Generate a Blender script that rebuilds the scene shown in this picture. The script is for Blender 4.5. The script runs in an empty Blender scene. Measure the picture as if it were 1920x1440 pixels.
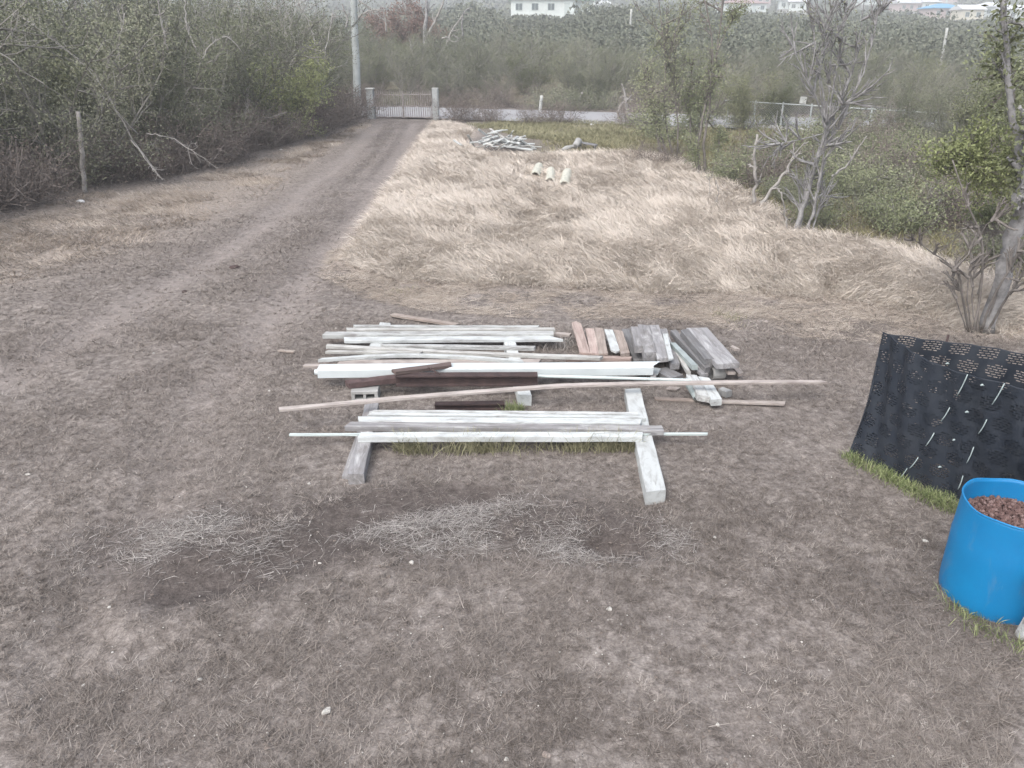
import bpy, bmesh, math, random
import numpy as np
from mathutils import Vector, Matrix

# ------------------------------------------------------------------ camera, sky, sun, exposure
sc = bpy.context.scene
C = sc.collection
FPX, PITCH, CAMH = 1450.0, math.radians(24.0), 2.9
CT, ST = math.cos(PITCH), math.sin(PITCH)
cam = bpy.data.objects.new('camera', bpy.data.cameras.new('camera'))
C.objects.link(cam)
cam.location = (0, 0, CAMH)
cam.rotation_euler = (math.radians(66.0), 0, 0)
cam.data.sensor_width = 36.0
cam.data.lens = FPX / 1920 * 36.0
cam.data.clip_end = 3000
sc.camera = cam

SUN_EL, SUN_AZ = math.radians(52), math.radians(215)
world = bpy.data.worlds.new('World')
sc.world = world
world.use_nodes = True
wn, wl = world.node_tree.nodes, world.node_tree.links
wn.clear()
sky = wn.new('ShaderNodeTexSky')
sky.sky_type = 'NISHITA'
sky.sun_disc = False
sky.sun_elevation, sky.sun_rotation = SUN_EL, SUN_AZ
sky.dust_density = 4.0
sky.air_density = 1.0
hs = wn.new('ShaderNodeHueSaturation')
hs.inputs['Saturation'].default_value = 0.55
bg = wn.new('ShaderNodeBackground')
bg.inputs['Strength'].default_value = 0.15
wo = wn.new('ShaderNodeOutputWorld')
wl.new(sky.outputs[0], hs.inputs['Color'])
wl.new(hs.outputs[0], bg.inputs['Color'])
wl.new(bg.outputs[0], wo.inputs['Surface'])

sl = bpy.data.lights.new('sun', 'SUN')
sl.energy = 0.9
sl.angle = math.radians(55)
sl.color = (1.0, 0.985, 0.96)
sun = bpy.data.objects.new('sun', sl)
C.objects.link(sun)
sd = Vector((math.sin(SUN_AZ) * math.cos(SUN_EL), math.cos(SUN_AZ) * math.cos(SUN_EL), math.sin(SUN_EL)))
sun.rotation_euler = sd.to_track_quat('Z', 'Y').to_euler()

vs = sc.view_settings
vs.view_transform = 'Standard'
vs.look = 'None'
vs.gamma = 1.0
vs.use_curve_mapping = False
vs.exposure = 0.92
sc.cycles.use_denoising = True
sc.cycles.denoiser = 'OPENIMAGEDENOISE'
sc.cycles.use_adaptive_sampling = True
sc.cycles.adaptive_threshold = 0.02
sc.cycles.max_bounces = 3
sc.cycles.diffuse_bounces = 2
sc.cycles.glossy_bounces = 1
sc.cycles.transmission_bounces = 1
sc.cycles.volume_bounces = 1

RNG = np.random.default_rng(7)
random.seed(7)

# ------------------------------------------------------------------ pixel -> place helpers
def ray(px, py):
    u, v = (px - 960) / FPX, (720 - py) / FPX
    return np.array([u, CT + v * ST, -ST + v * CT])

def G(px, py, z=0.0):                     # where that line of sight meets a level at height z
    d = ray(px, py)
    t = (z - CAMH) / d[2]
    return np.array([d[0] * t, d[1] * t, z])

def V(px, py, Y):                         # the same at a given distance Y
    d = ray(px, py)
    t = Y / d[1]
    return np.array([d[0] * t, Y, CAMH + d[2] * t])

# ------------------------------------------------------------------ noise and terrain
def vnoise(x, y, scale, seed=0):
    x = np.asarray(x, float) / scale
    y = np.asarray(y, float) / scale
    xi, yi = np.floor(x).astype(np.int64), np.floor(y).astype(np.int64)
    fx, fy = x - xi, y - yi
    fx, fy = fx * fx * (3 - 2 * fx), fy * fy * (3 - 2 * fy)
    def h(a, b):
        n = (a * 374761393 + b * 668265263 + seed * 982451653) & 0xFFFFFFFF
        n = ((n ^ (n >> 13)) * 1274126177) & 0xFFFFFFFF
        return ((n ^ (n >> 16)) & 0xFFFF) / 65535.0
    return ((h(xi, yi) * (1 - fx) + h(xi + 1, yi) * fx) * (1 - fy)
            + (h(xi, yi + 1) * (1 - fx) + h(xi + 1, yi + 1) * fx) * fy)

def fbm(x, y, scale, seed=0, o=3):
    r, a, t = 0, 1.0, 0
    for i in range(o):
        r = r + a * vnoise(x, y, scale / 2 ** i, seed + i)
        t += a
        a *= 0.55
    return r / t

def polyline_px(pts):
    return np.array([G(a, b)[:2] for a, b in pts])

def dist_poly(x, y, pl):
    x, y = np.asarray(x, float), np.asarray(y, float)
    best = np.full(x.shape, 1e9)
    for (x0, y0), (x1, y1) in zip(pl[:-1], pl[1:]):
        dx, dy = x1 - x0, y1 - y0
        t = np.clip(((x - x0) * dx + (y - y0) * dy) / (dx * dx + dy * dy), 0, 1)
        best = np.minimum(best, np.hypot(x - x0 - t * dx, y - y0 - t * dy))
    return best

def inside(x, y, pl):
    x, y = np.asarray(x, float), np.asarray(y, float)
    r = np.zeros(x.shape, bool)
    for (x0, y0), (x1, y1) in zip(pl, np.roll(pl, -1, axis=0)):
        if y0 == y1:
            continue
        c = ((y0 > y) != (y1 > y)) & (x < (x1 - x0) * (y - y0) / (y1 - y0) + x0)
        r ^= c
    return r

def soft(x, y, pl, w):                    # 0..1, soft across the border
    d = dist_poly(x, y, np.vstack([pl, pl[:1]]))
    s = np.where(inside(x, y, pl), d, -d)
    return np.clip(0.5 + s / (2 * w), 0, 1)

RUT_R = polyline_px([(778, 230), (752, 285), (706, 350), (664, 420), (604, 490), (520, 585), (420, 720), (330, 850), (250, 1000), (100, 1250)])
RUT_L = polyline_px([(712, 232), (655, 290), (575, 352), (480, 430), (350, 515), (200, 600), (0, 715)])
TRACK = polyline_px([(745, 230), (700, 290), (640, 352), (570, 425), (475, 505), (350, 590), (210, 720), (60, 880)])
TALL = polyline_px([(815, 228), (775, 285), (738, 345), (703, 400), (660, 455), (645, 492), (700, 512), (760, 528), (900, 535), (1060, 540),
                    (1250, 550), (1450, 552), (1600, 566), (1720, 588), (1800, 625), (1990, 640), (1990, 560), (1780, 490), (1640, 452),
                    (1500, 432), (1390, 352), (1270, 300), (1180, 288), (1000, 292), (900, 286), (872, 268), (890, 240)])
VERGE = polyline_px([(-120, 430), (0, 415), (160, 362), (330, 342), (480, 298), (620, 254), (692, 226), (700, 234), (610, 290), (500, 365),
                     (370, 420), (210, 480), (0, 540), (-120, 560)])
GREEN = polyline_px([(870, 236), (1000, 224), (1150, 232), (1260, 250), (1190, 282), (1090, 270), (1000, 262), (950, 250)])
BACK = polyline_px([(1000, 290), (1020, 262), (1190, 262), (1300, 240), (1600, 240), (1990, 262), (1990, 560), (1780, 490), (1500, 432), (1390, 352), (1270, 300), (1180, 288)])
SOILRUT = polyline_px([(330, 1110), (470, 1082), (560, 1035), (660, 985), (770, 950), (900, 935)])
STRAW_A = polyline_px([(110, 1050), (230, 985), (420, 960), (600, 965), (560, 1000), (480, 1050), (330, 1085), (200, 1090)])
STRAW_B = polyline_px([(620, 1010), (760, 975), (880, 952), (1020, 945), (1180, 965), (1280, 1000), (1290, 1060), (1180, 1070), (1000, 1040), (860, 1035), (720, 1040)])
PIT = G(1150, 1018)[:2]

def base_z(x, y):
    s = np.asarray(y, float) + 0.33 * np.clip(x, -40, 25)
    z = np.interp(s, [-50, 39, 44, 60, 120, 250, 350, 500, 620, 950], [0, 0, .1, .6, 2.7, 7.2, 13.5, 27.5, 29, 24])
    return z + np.interp(s, [60, 105, 132, 200], [0, 2.1, 2.1, 0]) * np.exp(-((np.asarray(x, float) - 4) / 24) ** 2)

def TZ(x, y):
    x, y = np.asarray(x, float), np.asarray(y, float)
    z = base_z(x, y)
    near = np.clip((46 - y) / 6, 0, 1)
    z = z + near * ((fbm(x, y, .55, 3) - .5) * .05 + (vnoise(x, y, .13, 9) - .5) * .026 + (fbm(x, y, 4, 5) - .5) * .06)
    z = z + (1 - near) * (fbm(x, y, 30, 6) - .5) * 1.2
    z = z - near * (.05 * np.exp(-(dist_poly(x, y, RUT_R) / .26) ** 2) + .045 * np.exp(-(dist_poly(x, y, RUT_L) / .26) ** 2))
    ds = dist_poly(x, y, SOILRUT)
    z = z - .05 * np.exp(-(ds / .13) ** 2) + .03 * np.exp(-((ds - .3) / .12) ** 2)
    z = z - .11 * np.exp(-(((x - PIT[0]) / .22) ** 2 + ((y - PIT[1]) / .12) ** 2))
    flat = np.exp(-(((x - .2) / 2.6) ** 4 + ((y - 6.6) / 2.0) ** 4))     # trodden level where the timber lies
    return z * (1 - .8 * flat)

def PT(px, py, zo=0.0):                   # march the line of sight onto the terrain
    d = ray(px, py)
    t = 2.0
    while t < 1500:
        p = d * t + np.array([0, 0, CAMH])
        if p[2] <= float(base_z(p[0], p[1])) + zo:
            return p
        t *= 1.004
    return p

# ------------------------------------------------------------------ mesh helpers
def link(name, me, mat=None, parent=None):
    o = bpy.data.objects.new(name, me)
    C.objects.link(o)
    if mat is not None and me is not None:
        me.materials.clear()
        me.materials.append(mat)
    if parent is not None:
        o.parent = parent
    return o

def tag(o, label=None, cat=None, group=None, kind=None):
    if label: o['label'] = label
    if cat: o['category'] = cat
    if group: o['group'] = group
    if kind or cat: o['kind'] = kind or 'thing'
    return o

def empty(name, loc, label=None, cat=None, group=None, rz=0.0):
    o = bpy.data.objects.new(name, None)
    o.empty_display_size = 0.1
    C.objects.link(o)
    o.location = loc
    o.rotation_euler = (0, 0, rz)
    return tag(o, label, cat, group)

def tri_mesh(name, co, tri, tint=None, smooth=False):
    me = bpy.data.meshes.new(name)
    co = np.ascontiguousarray(co, np.float32)
    tri = np.ascontiguousarray(tri, np.int32)
    n, m = len(co), len(tri)
    me.vertices.add(n)
    me.vertices.foreach_set('co', co.ravel())
    me.loops.add(m * 3)
    me.loops.foreach_set('vertex_index', tri.ravel())
    me.polygons.add(m)
    me.polygons.foreach_set('loop_start', np.arange(0, m * 3, 3, dtype=np.int32))
    me.polygons.foreach_set('use_smooth', np.full(m, bool(smooth)))
    if tint is not None:
        a = me.attributes.new('tint', 'FLOAT', 'POINT')
        a.data.foreach_set('value', np.ascontiguousarray(tint, np.float32))
    me.update(calc_edges=True)
    return me

def quads_to_tris(q):
    q = np.asarray(q)
    return np.vstack([q[:, [0, 1, 2]], q[:, [0, 2, 3]]])

def tubes(segs, sides=3):                 # segs rows: x0 y0 z0 x1 y1 z1 r0 r1
    s = np.asarray(segs, float).reshape(-1, 8)
    p0, p1, r0, r1 = s[:, :3], s[:, 3:6], s[:, 6], s[:, 7]
    d = p1 - p0
    d /= np.linalg.norm(d, axis=1, keepdims=True) + 1e-9
    ref = np.where(np.abs(d[:, 2:3]) > .9, [[1., 0, 0]], [[0, 0, 1.]])
    a = np.cross(d, ref)
    a /= np.linalg.norm(a, axis=1, keepdims=True) + 1e-9
    b = np.cross(d, a)
    n = len(s)
    co = np.zeros((n, 2, sides, 3))
    for k in range(sides):
        w = 2 * math.pi * k / sides
        o = a * math.cos(w) + b * math.sin(w)
        co[:, 0, k] = p0 + o * r0[:, None]
        co[:, 1, k] = p1 + o * r1[:, None]
    base = (np.arange(n) * 2 * sides)[:, None]
    q = []
    for k in range(sides):
        k2 = (k + 1) % sides
        q.append(np.hstack([base + k, base + k2, base + sides + k2, base + sides + k]))
    return co.reshape(-1, 3), quads_to_tris(np.vstack(q))

def sweep(points, radii, sides=8, caps=True, jitter=0.0, rng=None):   # one continuous tapered tube
    P = np.array(points, float)
    n = len(P)
    T = np.gradient(P, axis=0)
    T /= np.linalg.norm(T, axis=1, keepdims=True) + 1e-9
    a = np.cross(T[0], [0, 0, 1.]) if abs(T[0][2]) < .9 else np.cross(T[0], [1., 0, 0])
    co = []
    for i in range(n):
        a = a - T[i] * np.dot(a, T[i])
        a /= np.linalg.norm(a) + 1e-9
        b = np.cross(T[i], a)
        for k in range(sides):
            w = 2 * math.pi * k / sides
            rr = radii[i] * (1 + (jitter * rng.normal() if rng is not None else 0))
            co.append(P[i] + (a * math.cos(w) + b * math.sin(w)) * rr)
    f = []
    for i in range(n - 1):
        for k in range(sides):
            k2 = (k + 1) % sides
            f.append((i * sides + k, i * sides + k2, (i + 1) * sides + k2, (i + 1) * sides + k))
    tri = [tuple(x) for x in quads_to_tris(np.array(f))]
    if caps:
        co += [P[0], P[-1]]
        c0, c1 = len(co) - 2, len(co) - 1
        for k in range(sides):
            k2 = (k + 1) % sides
            tri.append((c0, k2, k))
            tri.append((c1, (n - 1) * sides + k, (n - 1) * sides + k2))
    return np.array(co), np.array(tri)

def join_parts(parts):
    co, tr, k = [], [], 0
    for c, t in parts:
        co.append(c)
        tr.append(np.asarray(t) + k)
        k += len(c)
    return np.vstack(co), np.vstack(tr)

def resample(pts, n):
    P = np.array(pts, float)
    s = np.r_[0, np.cumsum(np.linalg.norm(np.diff(P, axis=0), axis=1))]
    # Catmull-like smoothing through linear interpolation then averaging
    t = np.linspace(0, s[-1], n)
    R = np.stack([np.interp(t, s, P[:, k]) for k in range(P.shape[1])], 1)
    for _ in range(2):
        R[1:-1] = (R[:-2] + 2 * R[1:-1] + R[2:]) / 4
    return R

def bm_obj(name, bm, mat, parent=None, smooth=False):
    me = bpy.data.meshes.new(name)
    bm.normal_update()
    bm.to_mesh(me)
    bm.free()
    me.polygons.foreach_set('use_smooth', np.full(len(me.polygons), bool(smooth)))
    return link(name, me, mat, parent)

def box_bm(sx, sy, sz, bevel=0.004, bm=None, M=None):
    bm = bm or bmesh.new()
    r = bmesh.ops.create_cube(bm, size=1.0)
    vs_ = r['verts']
    bmesh.ops.scale(bm, vec=(sx, sy, sz), verts=vs_)
    if bevel > 0:
        es = list({e for v in vs_ for e in v.link_edges})
        rb = bmesh.ops.bevel(bm, geom=es, offset=bevel, segments=1, affect='EDGES')
        vs_ = list({v for f in rb['faces'] for v in f.verts} | {v for v in vs_ if v.is_valid})
    if M is not None:
        bmesh.ops.transform(bm, matrix=M, verts=vs_)
    return bm

# ------------------------------------------------------------------ materials
def new_mat(name):
    m = bpy.data.materials.new(name)
    m.use_nodes = True
    nt = m.node_tree
    b = nt.nodes['Principled BSDF']
    b.inputs['Roughness'].default_value = .85
    b.inputs['Specular IOR Level'].default_value = .25
    return m, nt, b

def ramp(nt, stops, src=None):
    r = nt.nodes.new('ShaderNodeValToRGB')
    e = r.color_ramp.elements
    while len(e) < len(stops):
        e.new(.5)
    for el, (p, c) in zip(e, stops):
        el.position = p
        el.color = (*c, 1) if len(c) == 3 else c
    if src is not None:
        nt.links.new(src, r.inputs[0])
    return r

def noise(nt, scale, detail=4, rough=.6, vec=None, dist=0):
    n = nt.nodes.new('ShaderNodeTexNoise')
    n.inputs['Scale'].default_value = scale
    n.inputs['Detail'].default_value = detail
    n.inputs['Roughness'].default_value = rough
    n.inputs['Distortion'].default_value = dist
    if vec is not None:
        nt.links.new(vec, n.inputs['Vector'])
    return n

def mix(nt, fac, a, b, mode='MIX'):
    m = nt.nodes.new('ShaderNodeMix')
    m.data_type = 'RGBA'
    m.blend_type = mode
    for sock, v in ((m.inputs[0], fac), (m.inputs[6], a), (m.inputs[7], b)):
        if isinstance(v, (int, float)):
            sock.default_value = v
        elif isinstance(v, tuple):
            sock.default_value = (*v, 1)
        else:
            nt.links.new(v, sock)
    return m.outputs[2]

def math_node(nt, op, a, b=None, clamp=False):
    m = nt.nodes.new('ShaderNodeMath')
    m.operation = op
    m.use_clamp = clamp
    for s, v in zip(m.inputs, (a, b)):
        if v is None:
            continue
        if isinstance(v, (int, float)):
            s.default_value = v
        else:
            nt.links.new(v, s)
    return m.outputs[0]

def bump(nt, b, h, strength=.3, dist=.01):
    n = nt.nodes.new('ShaderNodeBump')
    n.inputs['Strength'].default_value = strength
    n.inputs['Distance'].default_value = dist
    nt.links.new(h, n.inputs['Height'])
    nt.links.new(n.outputs[0], b.inputs['Normal'])

def obj_coords(nt, scale=(1, 1, 1), offset_by_random=True):
    tc = nt.nodes.new('ShaderNodeTexCoord')
    mp = nt.nodes.new('ShaderNodeMapping')
    mp.inputs['Scale'].default_value = scale
    nt.links.new(tc.outputs['Object'], mp.inputs['Vector'])
    if offset_by_random:
        oi = nt.nodes.new('ShaderNodeObjectInfo')
        cmb = nt.nodes.new('ShaderNodeCombineXYZ')
        m1 = math_node(nt, 'MULTIPLY', oi.outputs['Random'], 37.0)
        nt.links.new(m1, cmb.inputs[0])
        nt.links.new(m1, cmb.inputs[1])
        nt.links.new(cmb.outputs[0], mp.inputs['Location'])
    return mp.outputs[0]

def wood_mat(name, paint, bare, cover, dirt=(.12, .10, .085)):
    """Timber with long grain; paint left on 'cover' (0..1) of it."""
    m, nt, b = new_mat(name)
    grain = noise(nt, 1.0, 6, .65, obj_coords(nt, (1.6, 42, 42)), .4)
    gcol = ramp(nt, [(.25, tuple(c * .55 for c in bare)), (.5, bare), (.78, tuple(min(1, c * 1.25) for c in bare))], grain.outputs[0])
    wear = noise(nt, 1.0, 7, .7, obj_coords(nt, (3.0, 16, 16)), .8)
    wm = ramp(nt, [(max(0, .72 - .5 * cover - .1), (1, 1, 1)), (min(1, .72 - .5 * cover + .1 + .0), (0, 0, 0))], wear.outputs[0])
    inv = math_node(nt, 'SUBTRACT', 1.0, wm.outputs[0])
    col = mix(nt, inv, gcol.outputs[0], paint) if cover > 0 else gcol.outputs[0]
    stain = noise(nt, 1.0, 5, .6, obj_coords(nt, (5, 9, 9)), .3)
    sm = ramp(nt, [(.48, (0, 0, 0)), (.74, (.8, .8, .8))], stain.outputs[0])
    col = mix(nt, sm.outputs[0], col, mix(nt, .55, col, dirt))
    oi = nt.nodes.new('ShaderNodeObjectInfo')
    vr = ramp(nt, [(0, (.84, .83, .82)), (1, (1.05, 1.05, 1.05))], oi.outputs['Random'])
    col = mix(nt, 1.0, col, vr.outputs[0], 'MULTIPLY')
    nt.links.new(col, b.inputs['Base Color'])
    b.inputs['Roughness'].default_value = .75
    bump(nt, b, grain.outputs[0], .35, .006)
    return m

def plain_mat(name, col, var=.18, scale=6.0, rough=.8, spec=.25, bumps=.2, col2=None, metallic=0.0):
    m, nt, b = new_mat(name)
    n = noise(nt, scale, 6, .65, obj_coords(nt))
    c2 = col2 or tuple(c * (1 - var * 2) for c in col)
    r = ramp(nt, [(.32, c2), (.6, col), (.85, tuple(min(1, c * (1 + var)) for c in col))], n.outputs[0])
    nt.links.new(r.outputs[0], b.inputs['Base Color'])
    b.inputs['Roughness'].default_value = rough
    b.inputs['Specular IOR Level'].default_value = spec
    b.inputs['Metallic'].default_value = metallic
    n2 = noise(nt, scale * 6, 4, .6, obj_coords(nt))
    bump(nt, b, n2.outputs[0], bumps, .01)
    return m

def leaf_mat(name, stops, patch=.5, per_leaf=.28):
    m, nt, b = new_mat(name)
    g = nt.nodes.new('ShaderNodeNewGeometry')
    oi = nt.nodes.new('ShaderNodeObjectInfo')
    n = noise(nt, patch, 2, .5, g.outputs['Position'])
    f = math_node(nt, 'ADD', math_node(nt, 'MULTIPLY', g.outputs['Random Per Island'], per_leaf),
                  math_node(nt, 'ADD', math_node(nt, 'MULTIPLY', n.outputs[0], .5), math_node(nt, 'MULTIPLY', oi.outputs['Random'], .5)))
    f = math_node(nt, 'SUBTRACT', f, .30 - .5 * (.45 - per_leaf), True)
    r = ramp(nt, stops, f)
    nt.links.new(r.outputs[0], b.inputs['Base Color'])
    b.inputs['Roughness'].default_value = .7
    d = nt.nodes.new('ShaderNodeBsdfDiffuse')
    nt.links.new(r.outputs[0], d.inputs['Color'])
    nt.links.new(d.outputs[0], nt.nodes['Material Output'].inputs['Surface'])
    return m

def tint_mat(name, stops, transl=.2):
    m, nt, b = new_mat(name)
    a = nt.nodes.new('ShaderNodeAttribute')
    a.attribute_name = 'tint'
    r = ramp(nt, stops, a.outputs['Fac'])
    nt.links.new(r.outputs[0], b.inputs['Base Color'])
    d = nt.nodes.new('ShaderNodeBsdfDiffuse')
    nt.links.new(r.outputs[0], d.inputs['Color'])
    nt.links.new(d.outputs[0], nt.nodes['Material Output'].inputs['Surface'])
    return m

M = {}
M['white_paint'] = wood_mat('white_paint', (.57, .60, .60), (.27, .26, .25), .74)
M['worn_white'] = wood_mat('worn_white', (.55, .57, .565), (.26, .25, .24), .58)
M['pale_wood'] = wood_mat('pale_wood', (.50, .50, .48), (.33, .32, .30), .5)
M['grey_wood'] = wood_mat('grey_wood', (.5, .5, .5), (.28, .275, .28), .25)
M['dark_grey_wood'] = wood_mat('dark_grey_wood', (.4, .4, .4), (.2, .2, .205), .12)
M['tan_wood'] = wood_mat('tan_wood', (.44, .395, .35), (.345, .29, .258), .25)
M['plank_tan'] = wood_mat('plank_tan', (.50, .455, .425), (.40, .355, .33), .35)
M['brown_wood'] = wood_mat('brown_wood', (.2, .12, .1), (.135, .103, .095), .0)
M['pink_wood'] = wood_mat('pink_wood', (.50, .415, .375), (.40, .315, .285), .3)
M['rust'] = plain_mat('rust', (.085, .060, .057), .3, 9, .9, .2, .5, (.052, .040, .041))
M['red_rust'] = plain_mat('red_rust', (.12, .083, .08), .3, 9, .9, .2, .5, (.07, .05, .05))
M['white_metal'] = plain_mat('white_metal', (.64, .69, .70), .05, 2.5, .45, .4, .03, (.55, .60, .61))
M['pvc'] = plain_mat('pvc', (.58, .65, .64), .06, 4, .4, .4, .03, (.52, .59, .58))
M['green_pvc'] = plain_mat('green_pvc', (.36, .41, .405), .12, 6, .5, .4, .08)
M['concrete'] = plain_mat('concrete', (.40, .40, .39), .14, 7, .92, .15, .35)
M['pale_concrete'] = plain_mat('pale_concrete', (.52, .53, .51), .16, 5, .92, .15, .35)
M['pillar_concrete'] = plain_mat('pillar_concrete', (.44, .46, .46), .16, 3, .92, .15, .3)
M['lichen_pipe'] = plain_mat('lichen_pipe', (.60, .585, .51), .12, 11, .9, .15, .35, (.40, .42, .35))
M['stone'] = plain_mat('stone', (.60, .58, .54), .18, 14, .9, .2, .4)
M['road'] = plain_mat('road', (.34, .34, .35), .07, .35, .9, .2, .1)
M['galv'] = plain_mat('galv', (.42, .45, .45), .12, 5, .5, .4, .05)
M['gate_metal'] = plain_mat('gate_metal', (.33, .31, .30), .25, 7, .7, .3, .1, (.16, .13, .12))
M['pole_wood'] = plain_mat('pole_wood', (.42, .45, .44), .12, 2.2, .9, .1, .3)
M['blue_plastic'] = plain_mat('blue_plastic', (.004, .20, .45), .06, 3.0, .5, .4, .04, (.008, .175, .40))
def scuffed_blue():
    m, nt, b = new_mat('blue_plastic')
    n1 = noise(nt, 3.0, 4, .6, obj_coords(nt))
    base = ramp(nt, [(.3, (.006, .17, .40)), (.7, (.004, .205, .455))], n1.outputs[0])
    n2 = noise(nt, 1.0, 5, .75, obj_coords(nt, (7, 7, 2.2)), .6)
    d = ramp(nt, [(.55, (0, 0, 0)), (.8, (.42, .42, .42))], n2.outputs[0])
    n3 = noise(nt, 1.0, 3, .8, obj_coords(nt, (90, 90, 3)))
    sc3 = ramp(nt, [(.68, (0, 0, 0)), (.76, (.35, .35, .35))], n3.outputs[0])
    c = mix(nt, d.outputs[0], base.outputs[0], (.20, .23, .25))
    c = mix(nt, sc3.outputs[0], c, (.16, .34, .52))
    nt.links.new(c, b.inputs['Base Color'])
    b.inputs['Roughness'].default_value = .5
    b.inputs['Specular IOR Level'].default_value = .4
    bump(nt, b, n1.outputs[0], .05, .02)
    return m
M['blue_plastic'] = scuffed_blue()
M['black_plastic'] = plain_mat('black_plastic', (.017, .023, .034), .25, 8, .65, .35, .2, (.028, .034, .044))
M['string'] = plain_mat('string', (.42, .50, .50), .1, 20, .8, .2, .1)
M['bark'] = plain_mat('bark', (.235, .215, .20), .22, 7, .95, .1, .6)
M['pale_bark'] = plain_mat('pale_bark', (.42, .405, .385), .2, 6, .95, .1, .5, (.27, .25, .24))
M['grey_bark'] = plain_mat('grey_bark', (.33, .325, .325), .2, 9, .95, .1, .8, (.16, .155, .155))
M['twig'] = plain_mat('twig', (.25, .24, .22), .25, 3, .95, .1, .2)
M['dead_wood'] = plain_mat('dead_wood', (.40, .38, .36), .2, 5, .9, .1, .4, (.2, .19, .18))
M['brown_twig'] = plain_mat('brown_twig', (.25, .218, .20), .25, 3, .95, .1, .2)
M['leaf_scrub'] = leaf_mat('leaf_scrub', [(0, (.11, .122, .08)), (.35, (.185, .20, .135)), (.65, (.245, .255, .182)), (.9, (.34, .34, .262))], .35)
M['leaf_green'] = leaf_mat('leaf_green', [(0, (.105, .12, .07)), (.4, (.17, .185, .11)), (.8, (.25, .26, .16))], .6)
M['leaf_bright'] = leaf_mat('leaf_bright', [(0, (.19, .215, .105)), (.4, (.30, .33, .165)), (.8, (.43, .46, .25))], .8)
M['leaf_light'] = leaf_mat('leaf_light', [(0, (.15, .17, .10)), (.4, (.22, .245, .145)), (.8, (.32, .335, .22))], .5)
M['leaf_dry'] = leaf_mat('leaf_dry', [(0, (.14, .115, .10)), (.5, (.21, .18, .16)), (.9, (.30, .265, .235))], .6)
M['leaf_red'] = leaf_mat('leaf_red', [(0, (.14, .09, .075)), (.5, (.21, .14, .12)), (.9, (.27, .2, .17))], .6)
M['leaf_far'] = leaf_mat('leaf_far', [(0, (.06, .074, .055)), (.35, (.115, .13, .10)), (.6, (.165, .178, .138)), (.9, (.24, .245, .20))], .12, .16)
M['tall_grass'] = tint_mat('tall_grass', [(0, (.32, .268, .22)), (.35, (.49, .428, .365)), (.7, (.62, .553, .485)), (1, (.72, .66, .59))])
M['short_grass'] = tint_mat('short_grass', [(0, (.12, .103, .092)), (.4, (.245, .216, .194)), (.75, (.365, .328, .299)), (1, (.52, .478, .442))])
M['straw'] = tint_mat('straw', [(0, (.18, .165, .152)), (.5, (.34, .315, .295)), (1, (.56, .53, .50))])
M['green_grass'] = tint_mat('green_grass', [(0, (.17, .165, .10)), (.5, (.275, .265, .165)), (1, (.42, .40, .27))])
M['fresh_grass'] = tint_mat('fresh_grass', [(0, (.12, .155, .07)), (.5, (.20, .245, .11)), (1, (.36, .38, .21))])
M['weed_grass'] = tint_mat('weed_grass', [(0, (.14, .125, .075)), (.5, (.22, .21, .115)), (1, (.34, .31, .2))])
M['wall_white'] = plain_mat('wall_white', (.72, .78, .76), .06, 1.5, .85, .2, .05)
M['wall_cream'] = plain_mat('wall_cream', (.76, .72, .60), .06, 1.5, .85, .2, .05)
M['wall_pink'] = plain_mat('wall_pink', (.58, .47, .46), .08, 1.5, .85, .2, .05)
M['roof_green'] = plain_mat('roof_green', (.42, .56, .48), .06, 1.5, .6, .3, .05)
M['roof_pale'] = plain_mat('roof_pale', (.70, .72, .74), .06, 1.0, .6, .3, .05)
M['roof_blue'] = plain_mat('roof_blue', (.16, .42, .66), .06, 1.0, .6, .3, .05)
M['roof_red'] = plain_mat('roof_red', (.40, .27, .26), .08, 1.0, .7, .2, .05)
M['window_dark'] = plain_mat('window_dark', (.10, .13, .14), .1, 3, .2, .5, .0)
M['frame'] = plain_mat('frame', (.55, .62, .60), .05, 3, .6, .3, .0)
M['car_white'] = plain_mat('car_white', (.8, .82, .83), .03, 3, .3, .5, .0)
M['tyre'] = plain_mat('tyre', (.03, .03, .03), .1, 8, .9, .2, .1)
M['gravel'] = leaf_mat('gravel', [(0, (.10, .065, .06)), (.4, (.19, .125, .115)), (.9, (.34, .27, .25))], 6, .6)
M['litter'] = plain_mat('litter', (.8, .8, .8), .05, 10, .6, .3, .2)

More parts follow.
